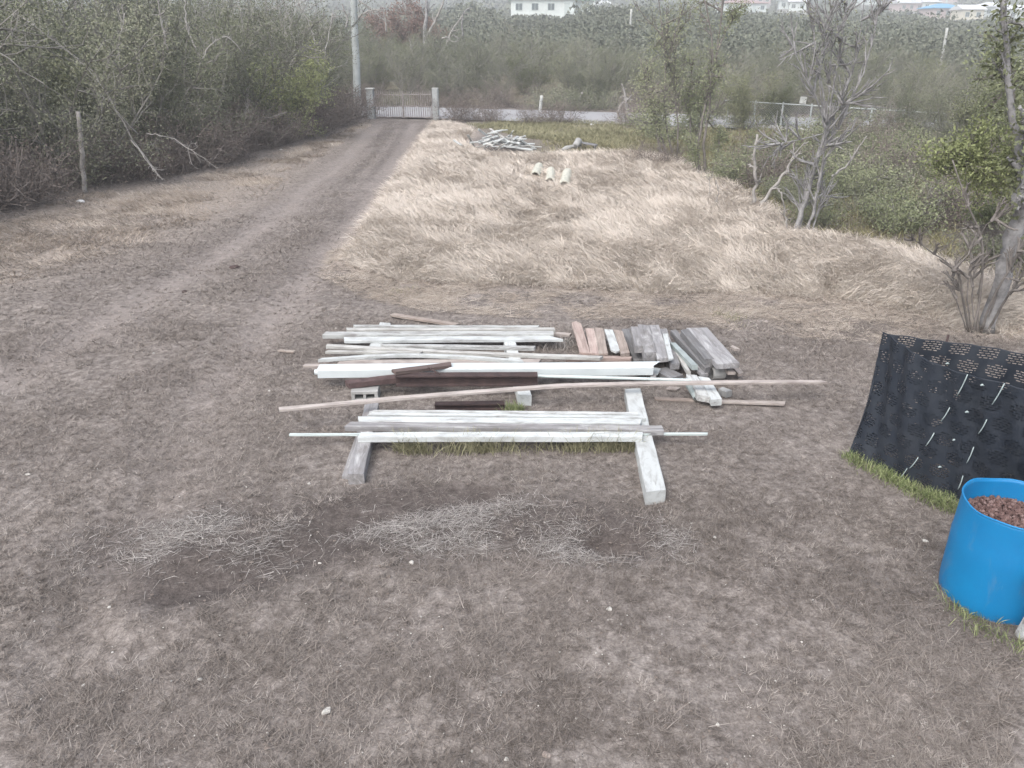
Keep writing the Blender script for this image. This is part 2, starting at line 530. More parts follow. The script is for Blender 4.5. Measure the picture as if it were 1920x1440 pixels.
# ground: soil, dead turf, straw litter and green patches set by where they grow
def ground_mat():
    m, nt, b = new_mat('ground')
    g = nt.nodes.new('ShaderNodeNewGeometry')
    P = g.outputs['Position']
    def attr(n):
        a = nt.nodes.new('ShaderNodeAttribute')
        a.attribute_name = n
        return a.outputs['Fac']
    n1 = noise(nt, 1.25, 3, .6, P)
    n2 = noise(nt, 13.0, 4, .72, P)
    n3 = noise(nt, 75.0, 2, .7, P)
    turf = ramp(nt, [(.32, (.118, .102, .092)), (.5, (.222, .196, .178)), (.68, (.335, .302, .278))], n2.outputs[0])
    soil = ramp(nt, [(.28, (.058, .049, .045)), (.55, (.105, .09, .083)), (.8, (.178, .156, .144))], n2.outputs[0])
    f1 = ramp(nt, [(.36, (0, 0, 0)), (.66, (1, 1, 1))], n1.outputs[0])
    col = mix(nt, math_node(nt, 'MULTIPLY', f1.outputs[0], .36), turf.outputs[0], soil.outputs[0])
    col = mix(nt, attr('soil'), col, soil.outputs[0])
    dust = ramp(nt, [(.3, (.20, .175, .16)), (.7, (.31, .275, .255))], n2.outputs[0])
    col = mix(nt, attr('dust'), col, dust.outputs[0])
    straw = ramp(nt, [(.3, (.36, .305, .255)), (.7, (.52, .455, .39))], n2.outputs[0])
    col = mix(nt, attr('straw'), col, straw.outputs[0])
    grn = ramp(nt, [(.3, (.13, .115, .085)), (.7, (.24, .215, .155))], n2.outputs[0])
    col = mix(nt, attr('green'), col, grn.outputs[0])
    fine = ramp(nt, [(.25, (.66, .66, .66)), (.75, (1.34, 1.34, 1.34))], n3.outputs[0])
    col = mix(nt, 1.0, col, fine.outputs[0], 'MULTIPLY')
    nt.links.new(col, b.inputs['Base Color'])
    b.inputs['Roughness'].default_value = .95
    b.inputs['Specular IOR Level'].default_value = .1
    bump(nt, b, n2.outputs[0], .6, .03)
    return m
M['ground'] = ground_mat()

# ------------------------------------------------------------------ the setting
def axis(parts):
    out = []
    for a, b, st in parts:
        out.append(np.arange(a, b - 1e-6, st))
    return np.concatenate(out + [[parts[-1][1]]])

GX = axis([(-700, -200, 50), (-200, -60, 14), (-60, -16, 2.2), (-16, -6, .25), (-6, 6, .065), (6, 16, .25), (16, 60, 2.2), (60, 200, 14), (200, 700, 50)])
GY = axis([(-60, 0, 6), (0, 2, .4), (2, 9, .06), (9, 20, .11), (20, 42, .22), (42, 70, 1.2), (70, 200, 5), (200, 950, 25)])
gx, gy = np.meshgrid(GX, GY)
gz = TZ(gx, gy)
nx, ny = len(GX), len(GY)
idx = np.arange(nx * ny).reshape(ny, nx)
qd = np.stack([idx[:-1, :-1], idx[:-1, 1:], idx[1:, 1:], idx[1:, :-1]], -1).reshape(-1, 4)
gme = tri_mesh('ground', np.stack([gx, gy, gz], -1).reshape(-1, 3), quads_to_tris(qd), smooth=True)
fx, fy = gx.ravel(), gy.ravel()
wob = (fbm(fx, fy, 1.2, 21) - .5) * 1.2
m_track = np.exp(-(np.maximum(0, dist_poly(fx, fy, TRACK) - .55) / .55) ** 2) * np.clip((fy - 6.5) / 5, 0, 1)
m_rut = np.maximum(np.exp(-(dist_poly(fx, fy, RUT_R) / .3) ** 2), np.exp(-(dist_poly(fx, fy, RUT_L) / .3) ** 2)) * np.clip((fy - 3.2) / 3, 0, 1)
SOILBAND = polyline_px([(70, 1060), (190, 975), (420, 945), (700, 925), (900, 925), (1080, 930), (1240, 965), (1320, 1030), (1270, 1065), (1080, 1060), (860, 1045), (660, 1060), (440, 1100), (220, 1105)])
dT = dist_poly(fx, fy, TRACK)
streak = vnoise(dT * np.sign(fx - np.interp(fy, TRACK[::-1, 1], TRACK[::-1, 0])), fy * .07, .2, 33) * .7 + fbm(fx, fy, .5, 34) * .3
m_soil = np.clip(m_track * np.clip((streak - .35) * 3, 0, 1) * .35 + .28 * np.exp(-((dist_poly(fx, fy, RUT_R) - .32) / .13) ** 2) * np.clip((fy - 7) / 4, 0, 1) + .3 * np.exp(-((dist_poly(fx, fy, RUT_L) - .3) / .12) ** 2) * np.clip((fy - 8) / 4, 0, 1)
                 + 1.0 * np.exp(-(dist_poly(fx, fy, SOILRUT) / .26) ** 2) + .6 * np.exp(-(((fx - PIT[0]) / .24) ** 2 + ((fy - PIT[1]) / .13) ** 2)) + 1.0 * soft(fx + wob * .2, fy + wob * .2, SOILBAND, .2), 0, 1)
m_dust = np.clip(m_rut * .8 + m_track * .5 * np.clip((.5 - streak) * 3, 0, 1), 0, 1)
m_straw = np.clip(np.maximum(soft(fx + wob * .3, fy + wob * .3, TALL, .35), .4 * soft(fx, fy + wob * .4, VERGE, .8)), 0, 1)
m_green = np.clip(np.maximum(soft(fx, fy + wob, GREEN, .8), .9 * soft(fx, fy + wob, BACK, .8)), 0, 1)
m_green = np.where(fy > 40, 1.0, m_green)
for nm, v in (('dust', m_dust), ('soil', m_soil), ('straw', m_straw), ('green', m_green)):
    a = gme.attributes.new(nm, 'FLOAT', 'POINT')
    a.data.foreach_set('value', np.ascontiguousarray(v, np.float32))
ground = tag(link('ground', gme, M['ground']), 'trampled dead-grass yard rising to a scrubby hillside behind', 'ground', kind='structure')

# road beyond the gate, parallel to the line of the gate
RD = np.array([9.7, -3.2]); RD = RD / np.linalg.norm(RD)
RN = np.array([-RD[1], RD[0]])
R0 = np.array([-5.6, 33.1])
ts = np.linspace(-45, 60, 140)
co, tr = [], []
ws = np.linspace(0, 5.0, 7)
for t in ts:
    for w in ws:
        p = R0 + RD * t + RN * w
        co.append((p[0], p[1], max(.05, float(base_z(p[0], p[1]) + .05)) + .02 * math.sin(math.pi * w / 5.0)))
for i in range(len(ts) - 1):
    for j in range(len(ws) - 1):
        a = i * len(ws) + j
        tr += [(a, a + len(ws), a + len(ws) + 1), (a, a + len(ws) + 1, a + 1)]
tag(link('road', tri_mesh('road', np.array(co), np.array(tr), smooth=True), M['road']), 'pale grey paved road running past the gate', 'road', kind='structure')

# ------------------------------------------------------------------ boards
def board(pts, w, t, z, mat, name, label, cat='board', group='old boards of the timber pile', z2=None, tilt=0.0, end=None, roll=0.0):
    """pts: pixels along the middle of the top face; z: height of that face (z2 at the far end); end: pointed or skewed ends."""
    n = len(pts)
    zs = np.linspace(z, z if z2 is None else z2, n)
    W = np.array([G(a, b, c) for (a, b), c in zip(pts, zs)])
    L = np.linalg.norm(W[-1] - W[0])
    ax = (W[-1] - W[0]) / L
    side = np.cross([0, 0, 1.], ax); side /= np.linalg.norm(side)
    up = np.cross(ax, side)
    if roll:
        cr, sr = math.cos(roll), math.sin(roll)
        side, up = side * cr + up * sr, up * cr - side * sr
    R = Matrix((ax, side, up)).transposed()
    k = max(8, int(L / .14))
    if n > 2:
        loc = (W - W[0]) @ np.stack([ax, side, up], 1)
        S = resample(loc, k + 1)
    else:
        S = np.stack([np.linspace(0, L, k + 1), np.zeros(k + 1), np.zeros(k + 1)], 1)
    rng = np.random.default_rng(int(abs(W[0][0] * 991 + W[0][1] * 577 + L * 131) * 10) % 99991)
    S[:, 1] += rng.normal(0, .0012, k + 1) + .004 * np.sin(S[:, 0] * rng.uniform(.8, 2) + rng.uniform(0, 6))
    S[:, 2] += .003 * np.sin(S[:, 0] * rng.uniform(.8, 2) + rng.uniform(0, 6))
    c = min(w, t) * .03 + .001
    prof = [(-w / 2 + c, 0), (0, 0), (w / 2 - c, 0), (w / 2, -c), (w / 2, -t + c), (w / 2 - c, -t), (0, -t), (-w / 2 + c, -t), (-w / 2, -t + c), (-w / 2, -c)]
    co, tr = [], []
    sk0, sk1 = rng.uniform(-.01, .01, 2)
    for i in range(k + 1):
        for (a, b) in prof:
            dx = 0
            if i == 0: dx = sk0 * a / w * 4
            if i == k: dx = sk1 * a / w * 4
            s = 1.0
            x = S[i, 0] + dx
            if end == 'point0' and i == 0: x += abs(a) * 1.1
            if end == 'point1' and i == k: x -= abs(a) * 1.1
            if end == 'skew0' and i == 0: x += (a + w / 2) * 1.3
            if end == 'skew1' and i == k: x -= (a + w / 2) * 1.3
            co.append((x, S[i, 1] + a + rng.normal(0, .0008), S[i, 2] + b + rng.normal(0, .0006)))
    m8 = len(prof)
    for i in range(k):
        for j in range(m8):
            j2 = (j + 1) % m8
            a, b_, c_, d_ = i * m8 + j, i * m8 + j2, (i + 1) * m8 + j2, (i + 1) * m8 + j
            tr += [(a, c_, b_), (a, d_, c_)]
    for (a, b_, c_, d_) in ((0, 1, 6, 7), (1, 2, 5, 6), (2, 3, 4, 5), (0, 7, 8, 9)):
        o = k * m8
        tr += [(a, b_, c_), (a, c_, d_), (o + a, o + c_, o + b_), (o + a, o + d_, o + c_)]
    me = tri_mesh(name, np.array(co), np.array(tr))
    o = link(name, me, M[mat])
    o.matrix_world = Matrix.Translation(Vector(W[0])) @ R.to_4x4()
    return tag(o, label, cat, group)

SLP = 'beams carrying the timber pile'
# bearers
board([(1187, 728), (1230, 921)], .14, .11, .10, 'white_paint', 'timber_post', 'thick white post lying towards the camera under the right end of the front boards', 'post', SLP)
board([(696, 757), (667, 889)], .115, .11, .10, 'grey_wood', 'timber_post', 'thick grey weathered post lying towards the camera under the left end of the front boards', 'post', SLP)
board([(679, 800), (648, 893)], .05, .03, .035, 'grey_wood', 'plank', 'thin grey plank lying along the left side of the grey weathered post', 'board')
board([(722, 605), (690, 678)], .12, .11, .10, 'white_paint', 'timber_post', 'white post under the left part of the rear boards, only its top showing between them', 'post', SLP)
board([(953, 632), (983, 740)], .115, .11, .10, 'white_paint', 'timber_post', 'white post under the middle of the rear boards with a clean square near end', 'post', SLP)
# front rows
board([(674, 815), (1205, 814)], .085, .045, .146, 'white_paint', 'board', 'nearest white board of the front rows, fringed by green grass')
board([(543, 812), (935, 812), (1327, 813)], .02, .018, .118, 'pvc', 'wooden_batten', 'thin pale batten poking out past both ends of the nearest white board', 'batten')
board([(652, 794), (1243, 803)], .085, .045, .146, 'grey_wood', 'board', 'grey unpainted board lying second from the front')
board([(672, 784), (1202, 790)], .085, .045, .150, 'white_paint', 'board', 'bright white board lying third from the front, split at its left end')
board([(694, 775), (1207, 781)], .045, .03, .134, 'white_paint', 'board', 'narrow white board lying fourth from the front, a crack near its left end')
board([(697, 770), (1196, 774)], .04, .03, .134, 'worn_white', 'board', 'narrow white board lying farthest back in the front rows')
# rear rows
board([(664, 611), (1010, 611)], .06, .03, .13, 'worn_white', 'board', 'thin white board, rearmost of the rear rows')
board([(650, 617), (1040, 616)], .065, .04, .14, 'pale_wood', 'board', 'greyish white board second from the back of the rear rows')
board([(608, 625), (1038, 623)], .10, .045, .146, 'worn_white', 'board', 'white board of the rear rows with bare wood at its far left end')
board([(645, 636), (1056, 632)], .11, .028, .128, 'white_paint', 'board', 'wide white board of the rear rows ending in a slanted right end', end='skew1')
board([(716, 646), (1003, 650)], .05, .035, .136, 'worn_white', 'board', 'white board with dark nail spots, right end above the matted dry weeds')
board([(612, 647), (860, 659), (1128, 669)], .06, .03, .13, 'pale_wood', 'board', 'long grey board slanting across the rear rows to the brown plank')
board([(613, 658), (790, 660)], .05, .025, .125, 'pale_wood', 'board', 'short grey board end showing under the slanting grey board')
board([(600, 673), (690, 666), (775, 663), (880, 667), (980, 675)], .045, .03, .165, 'white_paint', 'board', 'white board bowed into a gentle arch')
board([(635, 679), (1012, 676)], .10, .02, .13, 'plank_tan', 'board', 'flat pale tan board lying behind the big white gutter')
board([(570, 684), (760, 683)], .05, .02, .118, 'plank_tan', 'board', 'narrow tan board poking out left of the big white gutter')
board([(735, 588), (858, 607)], .07, .025, .05, 'tan_wood', 'plank', 'brown plank lying slantwise on the ground behind the rear rows')
board([(1020, 622), (1070, 626)], .06, .03, .10, 'plank_tan', 'board', 'short pale board end beside the pointed pinkish picket')
# long thin plank across the middle
board([(523, 767), (800, 740), (1060, 720), (1300, 716), (1545, 714)], .055, .02, .215, 'plank_tan', 'plank', 'very long thin tan plank bowed across the whole timber pile', z2=.19)
# brown pieces
board([(738, 694), (846, 681)], .075, .03, .245, 'brown_wood', 'plank', 'short dark brown board lying askew on the white gutter', z2=.225)
board([(804, 689), (824, 701)], .012, .012, .232, 'rust', 'rusty_rod', 'thin dark rod beside the short dark brown board', 'rod', z2=.215)
board([(650, 716), (745, 705)], .09, .05, .155, 'red_rust', 'plank', 'reddish brown plank end resting on the hollow concrete block', z2=.165)
board([(525, 655), (552, 658)], .035, .02, .025, 'tan_wood', 'stick', 'small stick alone on the ground left of the rear rows', 'stick')

# steel channels
def i_beam(p0, p1, ztop, w, h, label, mat='rust'):
    A, B = G(*p0, ztop), G(*p1, ztop)
    L = np.linalg.norm(B - A)
    ang = math.atan2(B[1] - A[1], B[0] - A[0])
    prof = [(-w/2, 0), (w/2, 0), (w/2, -.012), (.006, -.018), (.006, -h+.018), (w/2, -h+.012), (w/2, -h), (-w/2, -h), (-w/2, -h+.012), (-.006, -h+.018), (-.006, -.018), (-w/2, -.012)]
    bm = bmesh.new()
    rings = []
    for i in range(9):
        rings.append([bm.verts.new((L * i / 8, a, b)) for a, b in prof])
    n = len(prof)
    for r0, r1 in zip(rings[:-1], rings[1:]):
        for j in range(n):
            bm.faces.new((r0[j], r0[(j + 1) % n], r1[(j + 1) % n], r1[j]))
    bm.faces.new(rings[0]); bm.faces.new(rings[-1][::-1])
    bmesh.ops.recalc_face_normals(bm, faces=bm.faces)
    o = bm_obj('steel_beam', bm, M[mat])
    o.location = A
    o.rotation_euler = (0, 0, ang)
    return tag(o, label, 'beam', 'rusty steel beams')
i_beam((742, 702), (1008, 701), .205, .09, .10, 'rusty brown steel beam lying against the white gutter')
i_beam((815, 756), (946, 754), .062, .07, .06, 'low rusty steel beam flat on the ground behind the front rows')

# white gutter: a folded trough lying on its back, cut slantwise at the right
def gutter():
    A, B = G(597, 688, .20), G(1248, 681, .20)
    L = np.linalg.norm(B - A)
    ang = math.atan2(B[1] - A[1], B[0] - A[0])
    w, h, t = .13, .085, .004
    outer = [(w/2, -h), (w/2, -.012), (w/2 - .012, 0), (-w/2 + .014, 0), (-w/2, -.014), (-w/2, -h)]
    inner = [(a * (1 - 2*t/w), b - t if b > -h + .01 else b) for a, b in outer[::-1]]
    prof = outer + inner
    bm = bmesh.new()
    rings = []
    N = 26
    for i in range(N + 1):
        x = L * i / N
        r = []
        for a, b in prof:
            xx = x
            if i == N:
                xx = L - (.02 + (-b / h) * .34 + max(0, -a / w + .5) * .16)
            r.append(bm.verts.new((xx, a + .003 * math.sin(x * 2.1), b + .003 * math.sin(x * 1.3 + 1))))
        rings.append(r)
    n = len(prof)
    for i in range(N):
        if i == N - 1:
            pass
        for j in range(n):
            bm.faces.new((rings[i][j], rings[i][(j + 1) % n], rings[i + 1][(j + 1) % n], rings[i + 1][j]))
    for r in (rings[0], rings[-1]):
        for k in range(5):
            bm.faces.new((r[k], r[k + 1], r[n - 2 - k], r[n - 1 - k]))
    # drop the crossing rings before the slanted cut
    bmesh.ops.recalc_face_normals(bm, faces=bm.faces)
    root = empty('roof_gutter', (0, 0, 0), 'long bright white gutter with slanted right end, lying across the pile', 'gutter')
    root.location = A
    root.rotation_euler = (0, 0, ang)
    bm_obj('trough', bm, M['white_metal'], root)
    c, t_ = sweep([(-.035, -.012, -.045), (.02, -.012, -.045), (.3, -.012, -.045)], [.024, .024, .022], 10)
    link('outlet', tri_mesh('outlet', c, t_, smooth=True), M['white_metal'], root)
gutter()

def pipe(p0, p1, z0, z1, r, mat, name, label, cat='pipe', wall=None):
    A, B = G(*p0, z0), G(*p1, z1)
    L = np.linalg.norm(B - A)
    if wall is None:
        c, t = sweep([(0, 0, 0), (L * .5, 0, .002), (L, 0, 0)], [r, r, r], 10)
    else:
        ri = r - wall
        pts = [(0, ri), (0, r), (L, r), (L, ri)]
        c, t = lathe_x(pts, 14)
    o = link(name, tri_mesh(name, c, t, smooth=False), M[mat])
    ax = Vector((B - A) / L)
    o.matrix_world = Matrix.Translation(Vector(A)) @ ax.to_track_quat('X', 'Z').to_matrix().to_4x4()
    return tag(o, label, cat)

def lathe_x(pts, sides, closed=True):
    co, tr = [], []
    n = len(pts)
    for k in range(sides):
        w = 2 * math.pi * k / sides
        for x, r in pts:
            co.append((x, r * math.cos(w), r * math.sin(w)))
    for k in range(sides):
        k2 = (k + 1) % sides
        for j in range(n if closed else n - 1):
            j2 = (j + 1) % n
            tr += [(k * n + j, k2 * n + j, k2 * n + j2), (k * n + j, k2 * n + j2, k * n + j2)]
    return np.array(co), np.array(tr)

pipe((1003, 705), (1296, 713), .15, .17, .014, 'pvc', 'plastic_pipe', 'thin pale plastic pipe running right just below the white gutter')
pipe((1291, 722), (1306, 746), .10, .05, .028, 'green_pvc', 'plastic_pipe', 'short greenish pipe end beside the two white post ends', wall=.005)

# hollow concrete block
def block(px, py, w, d, h, label, mat='concrete'):
    p = G(px, py, 0)
    bm = bmesh.new()
    t = .03
    box_bm(w, d, t, .004, bm, Matrix.Translation((0, 0, t / 2)))
    box_bm(w, d, t, .004, bm, Matrix.Translation((0, 0, h - t / 2)))
    for sx in (-1, 0, 1):
        box_bm(t if sx else t * .8, d - .004, h - 2 * t + .006, .0, bm, Matrix.Translation((sx * (w / 2 - t / 2 - .002), 0, h / 2)))
    o = bm_obj('concrete_block', bm, M[mat])
    o.location = (p[0], p[1], -.004)
    o.rotation_euler = (0, 0, .05)
    return tag(o, label, 'block')
block(687, 745, .235, .19, .105, 'hollow grey concrete block under the reddish brown plank end')

# right-hand heap of offcuts
PK = 'fence pickets leaning on the brown plank'
board([(1079, 602), (1096, 661)], .10, .02, .155, 'pink_wood', 'fence_picket', 'pinkish picket with pointed tip, leftmost of the picket row', 'picket', PK, end='point0', z2=.11)
board([(1106, 616), (1115, 662)], .09, .02, .14, 'pink_wood', 'fence_picket', 'tan square-ended picket right next to the pointed pinkish one', 'picket', PK, z2=.11)
board([(1123, 615), (1132, 663)], .09, .02, .14, 'tan_wood', 'fence_picket', 'tan square-ended picket left of the white picket', 'picket', PK, z2=.11)
board([(1141, 618), (1155, 660)], .085, .02, .14, 'white_paint', 'fence_picket', 'white picket with its pointed tip towards the camera', 'picket', PK, end='point1', z2=.12)
board([(1158, 619), (1172, 662)], .09, .035, .14, 'tan_wood', 'fence_picket', 'brown and grey picket right of the white picket', 'picket', PK, z2=.125)
board([(1063, 666), (1184, 671)], .06, .07, .085, 'pink_wood', 'plank', 'brown plank on edge propping up the row of pickets')
board([(1176, 616), (1199, 676)], .115, .02, .05, 'dark_grey_wood', 'plank', 'flat dark grey plank between the pickets and the grey beams')
HB = 'grey offcut beams of the right-hand heap'
board([(1190, 612), (1198, 648)], .085, .075, .20, 'grey_wood', 'timber_offcut', 'short speckled grey beam, leftmost of the heaped beams', 'beam', HB)
board([(1207, 609), (1220, 661)], .115, .095, .195, 'grey_wood', 'timber_offcut', 'stout grey beam with a square dark end beside the speckled short beam', 'beam', HB)
board([(1225, 609), (1245, 671)], .115, .04, .19, 'grey_wood', 'timber_offcut', 'broad grey plank under the thin white strip', 'beam', HB)
board([(1248, 625), (1259, 672)], .045, .018, .21, 'white_paint', 'wooden_strip', 'thin white strip lying on the broad grey plank', 'strip')
board([(1242, 616), (1266, 681)], .085, .06, .135, 'grey_wood', 'timber_offcut', 'grey beam whose end peeks out below the thin white strip', 'beam', HB)
board([(1262, 645), (1292, 696)], .035, .03, .15, 'pale_wood', 'plank', 'narrow pale batten slanting between the grey beams', z2=.13)
board([(1262, 642), (1304, 684)], .055, .05, .175, 'green_pvc', 'timber_offcut', 'slim greenish grey post slanting down the middle of the heap', 'beam', HB)
board([(1304, 683), (1323, 701)], .065, .03, .12, 'grey_wood', 'plank', 'short grey board end below the slim greenish post')
board([(1262, 618), (1327, 689)], .065, .06, .165, 'dark_grey_wood', 'timber_offcut', 'long dark grey post left of the big wide timber', 'beam', HB)
board([(1284, 618), (1331, 673)], .09, .09, .225, 'dark_grey_wood', 'timber_offcut', 'square grey post lying tight against the big wide timber', 'beam', HB)
board([(1307, 614), (1366, 681)], .215, .05, .225, 'grey_wood', 'timber_slab', 'big wide thick grey timber slab at the right of the heap', 'slab')
board([(1335, 640), (1390, 700)], .06, .03, .10, 'plank_tan', 'plank', 'pale tan board poking out under the wide slab at far right', z2=.09)
board([(1330, 650), (1372, 697)], .07, .03, .13, 'plank_tan', 'plank', 'pale tan board end under the near edge of the wide slab')
board([(1372, 648), (1384, 654)], .05, .02, .09, 'plank_tan', 'plank', 'small pale board tip sticking out right of the wide slab')
board([(1296, 703), (1319, 742)], .095, .06, .115, 'worn_white', 'timber_post', 'white post end, left one of two below the long tan plank', 'post')
board([(1319, 707), (1343, 749)], .095, .06, .105, 'white_paint', 'timber_post', 'white post end, right one of two below the long tan plank', 'post')
board([(1228, 746), (1300, 749)], .05, .018, .03, 'tan_wood', 'plank', 'thin tan strip on the ground left of the two white post ends')
board([(1330, 750), (1472, 754)], .055, .018, .03, 'plank_tan', 'plank', 'pale strip on the ground right of the two white post ends')
board([(1190, 690), (1236, 697)], .16, .012, .08, 'galv', 'metal_sheet', 'grey metal sheet under the slanted end of the white gutter', 'sheet')
board([(1218, 690), (1226, 706)], .05, .05, .10, 'grey_wood', 'timber_offcut', 'short grey stub standing beside the gutter end', 'beam', HB)
board([(1240, 690), (1270, 706)], .16, .05, .07, 'dark_grey_wood', 'timber_offcut', 'dark stub deep in the shadow of the heap behind the thin pipe', 'beam', HB)
board([(1252, 726), (1272, 728)], .06, .015, .03, 'plank_tan', 'plank', 'small pale chip of board under the long tan plank')
board([(1352, 727), (1368, 733)], .07, .06, .07, 'concrete', 'stone_chunk', 'dark stone chunk right of the two white post ends', 'stone')
pipe((1333, 700), (1356, 698), .07, .07, .065, 'concrete', 'concrete_pipe', 'short grey pipe end sheltered under the wide slab', wall=.014)

# ------------------------------------------------------------------ blue barrels
def barrel(cx, cy, R, H, label, fill=True):
    root = empty('plastic_barrel', (cx, cy, 0), label, 'barrel', 'cut-down blue barrels')
    rng = np.random.default_rng(int(cx * 100))
    prof = [(R * .965, -.02), (R * .99, .02), (R, .08), (R * 1.005, H * .5), (R * 1.012, H * .62), (R * 1.0, H * .66), (R * .985, H - .02), (R * .985, H),
            (R * .985 - .006, H), (R * .985 - .007, H - .02), (R - .012, .1), (.0, .09)]
    S = 56
    co, tr = [], []
    n = len(prof)
    for k in range(S):
        w = 2 * math.pi * k / S
        dent = 1 + .008 * math.sin(2 * w + 1) + .005 * math.sin(5 * w)
        for j, (r, z) in enumerate(prof):
            zz = z + (.006 * math.sin(3 * w + .5) + .004 * math.sin(7 * w) if 6 <= j <= 9 else 0)
            co.append((r * dent * math.cos(w), r * dent * math.sin(w), zz))
    for k in range(S):
        k2 = (k + 1) % S
        for j in range(n - 1):
            tr += [(k * n + j, k2 * n + j, k2 * n + j + 1), (k * n + j, k2 * n + j + 1, k * n + j + 1)]
    me = tri_mesh('shell', np.array(co), np.array(tr), smooth=True)
    link('shell', me, M['blue_plastic'], root)
    # rim lip
    pts = []
    for k in range(S + 1):
        w = 2 * math.pi * k / S
        dent = 1 + .008 * math.sin(2 * w + 1) + .005 * math.sin(5 * w)
        pts.append((.982 * R * dent * math.cos(w), .982 * R * dent * math.sin(w), H + .006 * math.sin(3 * w + .5) + .004 * math.sin(7 * w)))
    c, t = sweep(pts, [.0055] * len(pts), 6, caps=False)
    link('rim', tri_mesh('rim', c, t, smooth=True), M['blue_plastic'], root)
    if fill:
        fz = H - .115
        N = 1500
        a, rr = rng.uniform(0, 2 * math.pi, N), (R - .03) * np.sqrt(rng.uniform(0, 1, N))
        base = np.array([(1, 0, 0), (-1, 0, 0), (0, 1, 0), (0, -1, 0), (0, 0, 1), (0, 0, -1)], float)
        F = np.array([(0, 2, 4), (2, 1, 4), (1, 3, 4), (3, 0, 4), (2, 0, 5), (1, 2, 5), (3, 1, 5), (0, 3, 5)])
        co, tr = [], []
        for i in range(N):
            s = rng.uniform(.006, .017)
            q = base * s * rng.uniform(.6, 1.2, (6, 3))
            th = rng.uniform(0, 6.28)
            q = q @ np.array([[math.cos(th), math.sin(th), 0], [-math.sin(th), math.cos(th), 0], [0, 0, 1]])
            co.append(q + [rr[i] * math.cos(a[i]), rr[i] * math.sin(a[i]), fz + rng.uniform(-.004, .012) + .02 * math.cos(rr[i] / R * 2)])
            tr.append(F + 6 * i)
        parts = [(np.vstack(co), np.vstack(tr))]
        c2, t2 = [], []
        S2 = 32
        c2.append((0, 0, fz + .014))
        for k in range(S2):
            w = 2 * math.pi * k / S2
            c2.append(((R - .014) * math.cos(w), (R - .014) * math.sin(w), fz - .012))
        for k in range(S2):
            t2.append((0, 1 + k, 1 + (k + 1) % S2))
        parts.append((np.array(c2), np.array(t2)))
        c, t = join_parts(parts)
        g = link('gravel', tri_mesh('gravel', c, t), M['gravel'])
        g.location = (cx, cy, 0)
        tag(g, 'reddish brown gravel filling the front blue barrel', 'gravel', kind='stuff')
BARREL_AT = (2.755, 3.57)
barrel(BARREL_AT[0], BARREL_AT[1], .278, .60, 'cut-down blue plastic barrel filled with gravel, in front of the black mesh bin')
barrel(3.33, 3.88, .28, .60, 'blue barrel at the right picture edge, mostly hidden behind the gravel barrel', fill=False)

